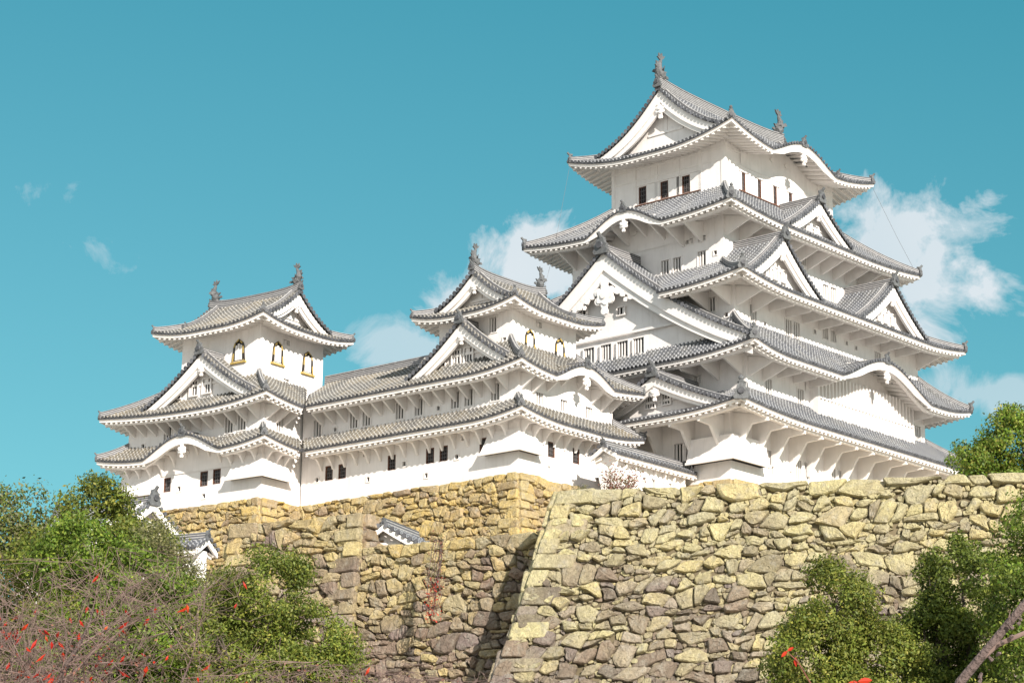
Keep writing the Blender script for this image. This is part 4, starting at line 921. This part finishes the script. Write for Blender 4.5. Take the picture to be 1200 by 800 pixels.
def stone(mb, poly, F, m, R, gap=.035, bul=.12, deep=.35, jag=.045, flat=.80):
    p = inset(poly, gap * R.uniform(.4, 1.5))
    if len(p) < 3 or area(p) < .015: return
    # resample outline, knock corners off
    q = []
    n = len(p)
    for i in range(n):
        a, b = p[i], p[(i + 1) % n]; l = math.hypot(b[0] - a[0], b[1] - a[1])
        if l < .05: q.append(((a[0] + b[0]) / 2, (a[1] + b[1]) / 2)); continue
        c = min(.28, .05 / l + .02); q.append((a[0] + (b[0] - a[0]) * c, a[1] + (b[1] - a[1]) * c))
        if l > .45: q.append((a[0] + (b[0] - a[0]) * .5 + R.uniform(-jag, jag), a[1] + (b[1] - a[1]) * .5 + R.uniform(-jag, jag)))
        q.append((b[0] + (a[0] - b[0]) * c, b[1] + (a[1] - b[1]) * c))
    cx, cy = sum(x[0] for x in q) / len(q), sum(x[1] for x in q) / len(q); sz = sqrt(area(p)); tx, ty = R.uniform(-.16, .16), R.uniform(-.16, .16); off = R.uniform(-.5, .7) * bul
    rows = []
    for sc, h in ((1.0, -deep), (1.0, -.01), (.95, bul * .6), (flat, bul * R.uniform(.8, 1.2)), (.35, bul * R.uniform(.8, 1.3))):
        r = []
        for (x, y) in q:
            jx = 0 if h < 0 else R.uniform(-1, 1) * jag * .7
            X, Y = cx + (x - cx) * sc, cy + (y - cy) * sc; r.append(F(X, Y, h + (off + tx * (X - cx) + ty * (Y - cy) + jx if h > -.1 else 0)))
        rows.append(r)
    mb.grid(rows, m, close=True); k = len(q); mb.f.append(tuple(range(len(mb.v) - k, len(mb.v)))); mb.m.append(mb.mi(m)); mb.uv += [(0, 0)] * k
def masonry(parent, name, T0, az, U, V, ztop, cw, ch, m, batter=(.16, .006), cornL=None, cornR=None, seed=1, bul=.12, gap=.02, profile=None, top_big=1.35):
    """one face of a dry-stone wall. T0: plan point of its top start, az: direction of u (degrees), outward normal on the right-hand side of u"""
    R = random.Random(seed); a = radians(az); e = (cos(a), sin(a)); n = (sin(a), -cos(a))
    def offs(v): return batter[0] * v + batter[1] * v * v * .5 if v > 0 else batter[0] * v
    def F(u, v, h):
        o = offs(v); uu = u
        if cornL: uu = u - o * cornL * max(0, 1 - u / U)
        if cornR: uu = uu + o * cornR * max(0, u / U)
        return (T0[0] + e[0] * uu + n[0] * (o + h), T0[1] + e[1] * uu + n[1] * (o + h), ztop - v + h * .15)
    mb = MB()
    for p in cells(U, V, cw, ch, R, top_big): stone(mb, p, F, m, R, gap, bul)
    # wedges and small fill stones behind the joints
    for p in cells(U, V, cw * .30, ch * .36, R, 1, v0=.12, holes=False): stone(mb, p, lambda u, v, h: F(u, v, h - .06), m, R, .008, .05, .15, .015)
    for k, on in ((0, cornL), (1, cornR)):     # long corner blocks, alternately long and short
        if on is None: continue
        v = 0; j = 0
        while v < V:
            h = ch * R.uniform(1.0, 1.3); L = cw * (R.uniform(2.2, 2.6) if (j + k) % 2 == 0 else R.uniform(1.15, 1.35)); h = min(h, V - v + .01)
            q = [(0, v), (L, v + R.uniform(-.04, .04)), (L + R.uniform(-.15, .15), v + h), (0, v + h)]
            if k: q = [(U - x, y) for x, y in q][::-1]
            stone(mb, q, lambda u, v2, hh: F(u, v2, hh + .15), m, R, .025, bul * .4, .6, .012, .86); v += h; j += 1
    # dark core right behind the stones
    mb.grid([[F(0, 0.05, -.22), F(U, 0.05, -.22)], [F(0, V / 2, -.22), F(U, V / 2, -.22)], [F(0, V, -.22), F(U, V, -.22)]], 'earth')
    return mb.build(name, parent), F
# front rampart (right, nearest)
a116 = radians(-64); DT = (-48.21, -23.92)
RA = thing('stone_rampart', 'big nearest rampart of large yellow-grey stones filling the lower right half', 'stone wall', (0, 0, 0))
masonry(RA, 'stone_face', DT, -64, 44, 18.5, 19.5, 0.70, .62, 'stone_front', batter=(.285, .012), cornL=.76, seed=4, bul=.15, gap=.022, top_big=1.7)
# its hidden return, seen only as the shadow it throws
masonry(RA, 'stone_face', (DT[0] + cos(radians(26)) * 5, DT[1] + sin(radians(26)) * 5), 206, 5, 18.5, 19.5, 1.1, .8, 'stone_front', batter=(.217, .009), cornR=1.32, seed=5)
# middle rampart (left)
W0 = (-48.9, -5.0); e100 = (cos(radians(-80)), sin(radians(-80)))
RB = thing('stone_rampart', 'brown and ochre rampart left of the big front one, with a step in its top', 'stone wall', (0, 0, 0))
masonry(RB, 'stone_face', W0, -80, 7.35, 17.5, 19.95, .64, .56, 'stone_mid', batter=(.08, .010), cornL=.9, cornR=0.02, seed=11, bul=.13)
pr = (W0[0] + e100[0] * 7.35, W0[1] + e100[1] * 7.35)
masonry(RB, 'stone_face', pr, -80, 14.5, 16.3, 18.35, .62, .55, 'stone_mid', batter=(.085, .010), cornL=None, seed=12, bul=.13)
masonry(RB, 'stone_face', pr, 10, 2.9, 2.2, 19.93, .66, .56, 'stone_base', batter=(.10, .0), cornL=0.02, seed=13, bul=.12)
masonry(RB, 'stone_face', (W0[0] + cos(radians(10)) * 9, W0[1] + sin(radians(10)) * 9), 190, 9, 12, 19.9, 1.0, .75, 'stone_mid', batter=(.1, .0), cornR=.5, seed=14)
# stone bases under the towers
def base_faces(root, rect, ztop, V, seed, sides, cw=.60, ch=.52, m='stone_base', bt=(.22, .01)):
    x0, y0, x1, y1 = rect
    for k in sides:
        if k == 'W': masonry(root, 'stone_face', (x0, y1), -90, y1 - y0, V, ztop, cw, ch, m, batter=bt, cornR=1, cornL=(1 if 'N' in sides else None), seed=seed)
        if k == 'S': masonry(root, 'stone_face', (x0, y0), 0, x1 - x0, V, ztop, cw, ch, m, batter=bt, cornL=1, seed=seed + 1)
        if k == 'N': masonry(root, 'stone_face', (x1, y1), 180, x1 - x0, V, ztop, cw, ch, m, batter=bt, cornR=1, seed=seed + 2)
BB = thing('stone_rampart', 'ochre stone base directly under the middle tower and long wing, with a sharp yellow corner', 'stone wall', BL, BR)
base_faces(BB, (-.12, -.12, 13, 18.2), 28.03, 6.5, 21, 'WS')
BC = thing('stone_rampart', 'low strip of ochre stones under the leftmost tower, above the left rampart', 'stone wall', (-23.4154, 19.7857, 0), 4.013)
base_faces(BC, (-.12, -.12, 8.4, 12.1), 28.03, 6.5, 31, 'WSN')
BA = thing('stone_rampart', 'stone base under the tallest keep, only a yellow corner showing above the front rampart', 'stone wall', (0, 0, 0), AR)
base_faces(BA, (-7.07, -5.14, 20.1, 16), 28.85, 9.0, 41, 'WS', cw=1.1, ch=.8)

BL2 = thing('stone_rampart', 'narrow stone footing under the low tiled wall, mostly hidden by the front rampart', 'stone wall', BL, BR)
base_faces(BL2, (4.45, -3.6, 12.4, -2.7), 26.95, 8, 51, 'WS', bt=(.10, .01))
# ================================================================ GROUND
def ground_h(x, y):
    p = (x + 120) * .77 + (y + 81) * .638
    t = max(0, min(1, (p - 30) / 45)); return 2.2 * t * t * (3 - 2 * t) + .25 * sin(x * .21) * cos(y * .17)
mb = MB(); xs = sorted(set(list(np.linspace(-200, 120, 65)) + [-6000, -2500, -900, -400, 300, 900, 2500, 6000])); ys = xs
mb.grid([[(x, y, ground_h(x, y) if abs(x) < 201 else 0) for y in ys] for x in xs], 'gravel'); struct(mb.build('ground'))
def terrace(name, poly, z, m='earth', zb=0):
    mb = MB(); mb.face([(x, y, z) for x, y in poly], m); n = len(poly)
    for i in range(n): a, b = poly[i], poly[(i + 1) % n]; mb.face([(*a, zb), (*b, zb), (*b, z), (*a, z)], m)
    return struct(mb.build(name))
d64 = (cos(a116), sin(a116))
terrace('front_terrace', [(DT[0] + .6, DT[1] - .3), (DT[0] + d64[0] * 43.5 + .7, DT[1] + d64[1] * 43.5), (60, -50), (60, -20), (-20, -8)], 19.1, 'gravel')
terrace('middle_terrace', [(pr[0] + .6, pr[1]), (pr[0] + e100[0] * 14 + .6, pr[1] + e100[1] * 14), (-30, -20), (60, -19), (60, 60), (-20, 60), (-40, 30), (-48.0, 22), (-48.2, -4.2)], 17.6, 'gravel')
terrace('upper_terrace', [(W0[0] + .8, W0[1] - .3), (pr[0] + .6, pr[1] + .2), (pr[0] + 2.8, pr[1] + .6), (-36, -3), (-36, 4), (W0[0] + 9, W0[1] + 1.3)], 19.5, 'gravel')
terrace('castle_court', [(-22.4, 20.6), (-19.0, 20.2), (-19.2, 2.4), (-10.5, 2.2), (-6.2, 2), (-6.2, -4.0), (19, -4.3), (40, -4), (40, 50), (-23.4, 32)], 27.6, 'gravel', 17)

# ================================================================ SMALL GATE BUILDINGS between the ramparts
GH = thing('gatehouse', 'tiny white gabled roof peeping over the step of the middle rampart', 'gatehouse', (-46.45, -12.55, 0), 18)
small_roof(GH, (-.2, -1.8), (1, 0), (0, 1), 3.6, 1.8, 18.5, 1.0, .45, .26, orn=.3)
wall_mesh(GH, (.2, -1.4, 3.1, 1.4), 17.0, 18.6); mb = MB(); mb.face([(.2, -1.4, 18.6), (.2, 1.4, 18.6), (.2, 0, 19.35)], 'plaster'); mb.hexa([(.08, -.7, 18.62), (.2, -.7, 18.62), (.2, .7, 18.62), (.08, .7, 18.62), (.08, -.7, 18.72), (.2, -.7, 18.72), (.2, .7, 18.72), (.08, .7, 18.72)], 'plaster_trim'); mb.build('gable_wall', GH)
GT = thing('gate_tower', 'grey-roofed white gate tower half hidden behind the left trees, its gable facing right', 'gate tower', (-40.3, 10.6, 0), 2)
small_roof(GT, (-3.9, .0), (0, 1), (1, 0), 7.5, 3.9, 21.55, 2.6, .8, .45, orn=.9)
wall_mesh(GT, (-3.3, .6, 3.3, 7), 17.4, 22.4); mb = MB(); mb.face([(-3.3, .6, 22.4), (3.3, .6, 22.4), (0, .6, 24.3)], 'plaster'); mb.build('gable_wall', GT)
TW = thing('tiled_wall', 'short tiled-roof wall half hidden by trees at the left corner of the middle rampart', 'wall', (-42.6, 4.4, 0), 12)
small_roof(TW, (0, 0), (0, 1), (1, 0), 6.5, .9, 20.75, .6, .6, .3, orn=.5)
wall_mesh(TW, (.6, .15, 1.2, 6.3), 17.5, 20.7)

# ================================================================ FOLIAGE
def leaf_mesh(name, C, size, mats, parent, aspect=.5, seed=0, flat=0.35, out=None):
    R = np.random.default_rng(seed); n = len(C)
    a = R.normal(size=(n, 3)); 
    if out is not None: a = a * .8 + out * .75
    a /= np.linalg.norm(a, axis=1)[:, None]
    b = R.normal(size=(n, 3)); b[:, 2] -= .3; b -= (b * a).sum(1)[:, None] * a; b /= np.linalg.norm(b, axis=1)[:, None]; c = np.cross(a, b)
    s = size * R.uniform(.6, 1.35, (n, 1)); f = R.uniform(-flat, flat, (n, 1)) * s
    V = np.stack([C - b * s, C + c * s * aspect + a * f, C + b * s, C - c * s * aspect + a * f], 1).reshape(-1, 3)
    me = bpy.data.meshes.new(name); me.vertices.add(4 * n); me.vertices.foreach_set('co', V.ravel()); me.loops.add(4 * n); me.loops.foreach_set('vertex_index', np.arange(4 * n))
    me.polygons.add(n); me.polygons.foreach_set('loop_start', np.arange(0, 4 * n, 4)); me.polygons.foreach_set('loop_total', np.full(n, 4))
    for m in mats: me.materials.append(MATS[m])
    if len(mats) > 1: me.polygons.foreach_set('material_index', R.integers(0, len(mats), n).astype(np.int32))
    me.update(calc_edges=True); o = bpy.data.objects.new(name, me); SC.collection.objects.link(o); o.parent = parent; return o
def leafy_tree(name, label, base, env, nleaf, lsize, m, seed, clump=.72, trunk=.22, group='leafy trees around the castle', cat='tree', fill=.35):
    """env: list of (dx, dy, z, rx, rz) crown masses relative to the base; foliage sits in many clumps on their surface, gaps between"""
    R = np.random.default_rng(seed); t = thing(name, label, cat, base, 0, group); cl = []; 
    for (dx, dy, z, rx, rz) in env:
        n = int(9 * (rx * rx * rz) ** .62 / clump ** 1.7) + 5
        for i in range(n):
            v = R.normal(size=3); v /= np.linalg.norm(v); q = R.uniform(.45, 1.0) ** .5
            cl.append((np.array([dx, dy, z]) + v * q * np.array([rx, rx, rz]), clump * R.uniform(.45, 1.15), v))
    wts = np.array([c[1] ** 2.2 for c in cl]); wts /= wts.sum(); P = []; O = []
    for (c, r, v), w_ in zip(cl, wts):
        k = int(nleaf * w_); u = R.normal(size=(k, 3)); u /= np.linalg.norm(u, axis=1)[:, None]; rr = R.uniform(fill, 1, (k, 1)) ** .5 * (1 + .25 * R.normal(size=(k, 1)))
        P.append(c + u * rr * r * np.array([1, 1, .78])); O.append(u + v * .9)
    leaf_mesh('crown', np.concatenate(P), lsize, m, t, .5, seed + 1, out=np.concatenate(O))
    mb = MB(); top = max(e[2] for e in env); c0 = np.array([0, 0, -1.2]); tops = []
    zt = top * .45; mid = np.array([env[0][0] * .4, env[0][1] * .4, zt])
    mb.tube([tuple(c0), tuple(c0 * .5 + mid * .5 + R.normal(size=3) * .1), tuple(mid)], [trunk * 1.3, trunk, trunk * .75], 'bark', 8)
    for i, (dx, dy, z, rx, rz) in enumerate(env):
        e = np.array([dx, dy, z + rz * .2]); mb.tube([tuple(mid), tuple((mid + e) / 2 + R.normal(size=3) * .15), tuple(e)], [trunk * .7, trunk * .45, trunk * .15], 'bark', 6)
        for k in range(7):
            ci = cl[R.integers(0, len(cl))]; d = ci[0]
            if np.linalg.norm((d - e) / np.array([rx, rx, rz])) < 1.6: st = mid + (e - mid) * R.uniform(.35, .95); mb.tube([tuple(st), tuple((st + d) / 2 + R.normal(size=3) * .12), tuple(d)], [trunk * .3, trunk * .18, trunk * .06], 'bark', 5)
    mb.build('trunk', t); return t
gz = ground_h
def B0(x, y): return (x, y, gz(x, y))
leafy_tree('tree', 'round dark green tree at the far left edge below the sky', B0(-68.1, -14.0), [(-.2, .3, 13.7, 1.5, 1.7), (.7, -.3, 11.2, 1.9, 1.9), (-1.2, .9, 9.4, 2.2, 2.2), (0, 0, 7.4, 2.8, 2.4)], 54600, 0.071, ['leaf_green', 'leaf_olive'], 51)
leafy_tree('tree', 'rounded yellow-green tree second from the left, its top just under the corner tower roof', B0(-69.4, -19.4), [(.2, -.3, 12.9, 1.5, 1.9), (1.0, -1.3, 11.6, 1.4, 1.6), (-.9, .8, 10.8, 1.6, 1.9), (0, 0, 8.2, 2.8, 2.4)], 59800, 0.069, ['leaf_yellow', 'leaf_green'], 52)
leafy_tree('tree', 'bright green tree in front of the left trees, above the bare red-leaved branches', B0(-76.2, -29.4), [(-.9, .9, 10.5, 1.3, 1.2), (.3, -.3, 9.4, 1.6, 1.4), (1.0, -1.0, 8.1, 1.3, 1.5), (-.6, .6, 7.2, 2.0, 1.8), (1.2, -1.6, 6.2, 1.0, 1.6)], 65000, 0.06, ['leaf_bright', 'leaf_bright', 'leaf_green'], 53, clump=.52)
leafy_tree('tree', 'feathery olive tree between the bright tree and the left end of the middle rampart', B0(-70.0, -25.1), [(-.7, .7, 11.0, 1.4, 1.7), (.5, -.6, 9.4, 1.3, 1.9), (.9, -1.2, 7.4, 1.1, 1.6)], 28600, 0.052, ['leaf_olive'], 54, clump=.6, fill=.1)
leafy_tree('bush_tree', 'big dense green bush in front of the middle rampart, lower left of centre', B0(-76.8, -36.5), [(-.1, .1, 8.85, 1.25, 1.2), (-.9, 1.1, 7.2, 1.3, 1.5), (.8, -.9, 7.2, 1.2, 1.5), (0, 0, 5.6, 2.1, 2.2), (1.3, -1.5, 5.0, 1.4, 1.6)], 91000, 0.049, ['leaf_green', 'leaf_yellow', 'leaf_green'], 55, clump=.48)
leafy_tree('tree', 'oval olive-green tree standing alone against the big front rampart', B0(-67.2, -49.0), [(0, .1, 8.5, 1.1, 1.4), (-.5, .6, 7.0, 1.3, 1.5), (.7, -.8, 6.6, 1.3, 1.5), (0, 0, 5.2, 2.0, 2.0), (1.2, -1.4, 5.0, 1.2, 1.5)], 80600, 0.05, ['leaf_green', 'leaf_yellow'], 56, clump=.48)
leafy_tree('tree', 'dark green tree at the lower right, between the lone tree and the tall right-edge tree', B0(-63.4, -50.7), [(0, 0, 9.2, 1.2, 1.6), (-.5, .6, 7.4, 1.3, 1.6), (0, 0, 5.4, 1.8, 2.0)], 59800, 0.054, ['leaf_green'], 57, clump=.42)
leafy_tree('tree', 'tall bright green tree cut by the right edge in front of the big rampart', B0(-65.6, -55.2), [(-.3, .3, 10.0, 1.4, 1.4), (-.5, .6, 8.4, 1.7, 1.8), (.8, -1.0, 8.8, 2.1, 2.0), (-.3, .4, 6.4, 2.0, 2.1), (.4, -.5, 4.6, 2.4, 2.2)], 85800, 0.055, ['leaf_bright', 'leaf_green', 'leaf_green'], 58, clump=.55)
leafy_tree('bush_tree', 'yellow-green young tree in the bottom right corner, lowest of the right-hand trees', B0(-75.6, -58.4), [(0, 0, 5.0, 1.2, 1.3), (.7, -.8, 4.3, 1.4, 1.4), (-.5, .6, 3.9, 1.2, 1.4)], 28600, 0.052, ['leaf_yellow'], 59, clump=.42)
leafy_tree('tree', 'light green tree growing on top of the big rampart in front of the tall keep', (-31.0, -36.6, 19.5), [(0, 0, 3.2, 2.1, 1.7), (-1.4, 1.5, 2.2, 1.5, 1.2), (1.2, -1.3, 3.9, 1.9, 1.7), (2.0, -2.4, 2.6, 2.2, 2.0), (-.2, .2, 1.3, 2.6, 1.1)], 67600, 0.071, ['leaf_bright', 'leaf_yellow', 'leaf_bright'], 60, clump=.5, fill=.1, trunk=.12)
leafy_tree('bush', 'small bright bush at the bottom of the middle rampart, behind the pink twigs', B0(-75.2, -41.8), [(0, 0, 5.2, .9, .7), (-.5, .6, 4.8, .8, .7), (.6, -.6, 4.6, .8, .8)], 11700, 0.05, ['leaf_bright', 'leaf_yellow'], 61, clump=.45, cat='bush', trunk=.06)
def shrub(name, label, base, r, n, m, seed, ls=.05):
    R = np.random.default_rng(seed); t = thing(name, label, 'plant', base); mb = MB(); P = []
    for k in range(16):
        a = R.uniform(0, 2 * pi); d = np.array([cos(a) * R.uniform(.2, .8), sin(a) * R.uniform(.2, .8), R.uniform(.5, 1.1)]) * r; mb.tube([(0, 0, -.3), tuple(d * .5 + R.normal(size=3) * .05), tuple(d)], [.018, .012, .006], 'twig', 4)
        P.append(d * R.uniform(.45, 1.05, (n // 16, 1)) + R.normal(size=(n // 16, 3)) * r * .14)
    mb.build('stems', t); leaf_mesh('foliage', np.concatenate(P), ls, m, t, .5, seed)
# ================================================================ BARE CHERRY TREES
def cherry(label, base, trunk_h, reach, zlo, zhi, nmain, seed, leaves, lean=(0, 0), name='cherry_tree', thick=.11, tw=1.0, sub=(9, 6, 4), lz=None, leaf=.075):
    R = random.Random(seed); t = thing(name, label, 'tree', base, 0, 'bare cherry trees in the foreground'); mb = MB(); tips = []
    def branch(p, d, L, r, lev):
        n = max(3, int(L / .22)); pts = [p.copy()]; dd = d.copy()
        for k in range(n):
            dd = (dd + Vector((R.gauss(0, .13), R.gauss(0, .13), R.gauss(.015 if lev < 2 else .0, .10)))).normalized()
            if pts[-1].z > zhi and dd.z > 0: dd.z *= -.1; dd.normalize()
            if pts[-1].z < zlo and dd.z < 0: dd.z *= -.3; dd.normalize()
            pts.append(pts[-1] + dd * (L / n))
        rad = [max(.0035 * tw, r * (1 - .8 * k / n)) for k in range(n + 1)]
        mb.tube([tuple(q) for q in pts], rad, 'oldwood' if lev == 0 else 'twig', 6 if lev == 0 else 4 if lev == 1 else 3, cap=False)
        if lev < 3:
            for j in range(sub[lev]):
                k = R.randint(max(1, n // 5), n); q = pts[k]; ax = Vector((R.gauss(0, 1), R.gauss(0, 1), R.gauss(.1, .8))).normalized()
                nd = (dd * .55 + ax * .85).normalized(); branch(q, nd, L * R.uniform(.32, .6), max(.005 * tw, rad[min(k, n)] * .55), lev + 1)
        tips.append(pts[-1].copy()); tips.append(pts[n // 2].copy())
    top = Vector((lean[0], lean[1], trunk_h))
    m0 = MB(); m0.tube([(0, 0, -.5), (lean[0] * .4, lean[1] * .4, trunk_h * .5), tuple(top)], [thick * 2.2, thick * 1.6, thick * 1.3], 'oldwood', 8); m0.build('trunk', t)
    for i in range(nmain):
        a = 2 * pi * i / nmain + R.uniform(-.4, .4); el = R.uniform(.25, 1.2)
        branch(top.copy(), Vector((cos(a) * cos(el), sin(a) * cos(el), sin(el))), reach * R.uniform(.75, 1.15), thick * R.uniform(.5, .8), 0)
    mb.build('branches', t)
    C = [q for q in tips if lz is None or q.z < lz or R.random() < .25]; R.shuffle(C); C = C[:leaves]
    P = np.array([[q.x + R.gauss(0, .03), q.y + R.gauss(0, .03), q.z - .06 + R.gauss(0, .03)] for q in C])
    o = np.zeros_like(P)
    if leaves:
        fine = [q for q in tips if q.z < 4.9]; R.shuffle(fine); fine = fine[:leaves * 5]; leaf_mesh('dry_leaves', np.array([[q.x + R.gauss(0, .05), q.y + R.gauss(0, .05), q.z + R.gauss(0, .05)] for q in fine]), .022, ['leaf_rust'], t, .55, seed)
        RR = np.random.default_rng(seed); n = len(P); V = []; F = []
        for i, p in enumerate(P):      # drooping pointed leaves, folded along the midrib
            a = RR.uniform(0, 2 * pi); dr = np.array([cos(a) * .55, sin(a) * .55, -RR.uniform(.3, 1.1)]); dr /= np.linalg.norm(dr); sd = np.cross(dr, [0, 0, 1.]); sd /= np.linalg.norm(sd); nm = np.cross(sd, dr); s = leaf * RR.uniform(.6, 1.3)
            b = len(V); V += [tuple(p), tuple(p + dr * s * .8 + sd * s * .36 + nm * s * .12), tuple(p + dr * s * 1.0 + nm * -.02), tuple(p + dr * s * .8 - sd * s * .36 + nm * s * .12), tuple(p + dr * s * 2.1 + nm * s * .25)]
            F += [(b, b + 1, b + 2), (b, b + 2, b + 3), (b + 1, b + 4, b + 2), (b + 2, b + 4, b + 3)]
        me = bpy.data.meshes.new('leaves'); me.from_pydata(V, [], F); me.materials.append(MATS['leaf_red']); o = bpy.data.objects.new('leaves', me); SC.collection.objects.link(o); o.parent = t
    return t
cherry('bare pinkish cherry tree with scattered red leaves filling the bottom left corner', (-103.9, -60.5, 0), 2.4, 2.8, 2.3, 5.75, 18, 71, 520, sub=(12, 8, 6), lz=5.4, leaf=.064, tw=.75)
cherry('bare pinkish cherry tree with few red leaves, bottom centre-left in front of the dense bush', (-100.1, -61.8, 0), 2.1, 2.4, 2.0, 4.6, 11, 72, 120, sub=(11, 8, 6), leaf=.055, tw=.75)
cherry('small bare tree of dark pink twigs at the shaded foot of the middle rampart', (-94.0, -60.6, 0), 2.0, 2.3, 2.2, 5.3, 10, 73, 0, sub=(10, 8, 6), tw=.8)

shrub('shrub', 'small dry reddish shrub growing on the wall foot beside the tall keep corner', (-45.2, -24.9, 19.3), 1.35, 1500, ['leaf_rust', 'leaf_olive', 'leaf_rust'], 81, .05)
shrub('weeds_tuft', 'tiny grassy tuft on the rampart top left of the dry shrub', (-46.9, -24.1, 19.3), .55, 420, ['leaf_olive'], 82, .04)
# climbing plant on the middle rampart
V0 = (-49.35, -17.9); R = np.random.default_rng(5); VN = thing('climbing_vine', 'dark red creeper hanging down the face of the middle rampart', 'vine', (V0[0], V0[1], 14.4)); mb = MB(); P = []
for k in range(9):
    pts = []; y = R.normal() * .2
    for j in range(9): z = 3.6 - j * .42; y += R.normal() * .09; pts.append((.45 + z * .115 - .32 + R.normal() * .03, y, z)); P.append([pts[-1][0] - .05, y + R.normal() * .1, z])
    mb.tube(pts, [.02] * 8 + [.008], 'oldwood', 4, cap=False)
mb.build('stems', VN); P = np.repeat(np.array(P), 9, 0) + R.normal(size=(len(P) * 9, 3)) * np.array([.04, .16, .2]); lo = P[:, 2] < 1.9
leaf_mesh('leaves', P[~lo], .045, ['leaf_rust', 'leaf_olive'], VN, .5, 3); leaf_mesh('red_leaves', P[lo], .05, ['leaf_red', 'leaf_rust'], VN, .5, 4)
# near bare branches at the lower right
BT = thing('bare_tree', 'thick grey bare branch reaching up across the bottom right corner', 'tree', (-108.6, -75.6, 0)); mb = MB()
o = Vector((-108.6, -75.6, 0)); T = lambda *p: [tuple(Vector(q) - o) for q in p]
mb.tube(T((-108.6, -75.6, -.3), (-108.5, -75.2, 1.2), (-108.15, -74.6, 2.3), (-107.9, -74.5, 2.92), (-107.85, -74.59, 3.1), (-107.76, -74.76, 3.32), (-107.66, -74.95, 3.57), (-107.5, -75.3, 3.95), (-107.4, -75.6, 4.5)), [.10, .08, .05, .035, .030, .027, .025, .02, .01], 'oldwood', 12)
mb.tube(T((-107.82, -74.65, 3.19), (-107.74, -74.80, 3.33), (-107.66, -74.95, 3.40), (-107.5, -75.25, 3.43)), [.022, .017, .015, .01], 'twig', 7)
kn = random.Random(3)
for i in range(26):
    t_ = kn.random(); a_, b_ = Vector((-107.95, -74.5, 2.8)) - o, Vector((-107.55, -75.2, 3.85)) - o; c_ = a_ + (b_ - a_) * t_ + Vector([kn.gauss(0, .012) for _ in range(3)]) + CF * -.012
    mb.tube([c_, c_ + Vector([kn.gauss(0, .01) for _ in range(3)]) + CU * .02], [.014, .008], 'oldwood', 6)
for (x_, y_, z_, dx_, dz_, L_) in ((-107.72, -74.83, 3.40, .3, .9, .16), (-107.6, -75.08, 3.68, -.5, .8, .2), (-107.88, -74.55, 3.02, -.8, .5, .12)):
    c_ = Vector((x_, y_, z_)) - o; d_ = CR * dx_ + CU * dz_; mb.tube([c_, c_ + d_ * L_ * .5 + CR * .01, c_ + d_ * L_], [.007, .005, .002], 'twig', 5)
mb.build('trunk', BT)
def sprig(label, pts, leaves, base):
    t = thing('twig_sprig', label, 'twig', base); mb = MB(); ob = Vector(base); mb.tube([tuple(Vector(p) - ob) for p in pts], [.006] + [.0045] * (len(pts) - 2) + [.002], 'leaf_rust', 5); mb.build('stem', t); mb = MB()
    for (p, d, s) in leaves:
        p = Vector(p) - ob; d = Vector(d).normalized(); sd = d.cross(CF).normalized(); nn = sd.cross(d) * .25
        rows = [[tuple(p + d * (s * a) + sd * (s * b) + nn * (s * abs(b))) for b in (-wd, 0, wd)] for a, wd in ((0, .02), (.25, .17), (.5, .22), (.75, .16), (1, .01))]; mb.grid(rows, 'leaf_red')
    mb.build('leaves', t)
sprig('thin red twig with two small scarlet leaves in front of the lone tree', [(-109.98, -74.9, 2.3), (-110.0, -74.88, 2.89), (-110.03, -74.82, 3.01), (-110.05, -74.77, 3.06)], [((-110.05, -74.77, 3.065), CR * -.6 - CU * .6, .045), ((-110.035, -74.81, 3.03), CR * .1 - CU * 1, .05), ((-110.05, -74.77, 3.065), CR * .5 + CU * .3, .04)], (-109.98, -74.9, 2.3))
sprig('orange-red curled leaves on a twig at the bottom edge right of the lone tree', [(-109.7, -75.3, 2.3), (-109.85, -75.1, 2.86), (-109.88, -75.07, 2.9)], [((-109.87, -75.09, 2.90), CR * 1 + CU * .1, .075), ((-109.88, -75.07, 2.905), CR * .7 - CU * .9, .07), ((-109.87, -75.08, 2.9), CR * -.9 - CU * .35, .055)], (-109.7, -75.3, 2.3))
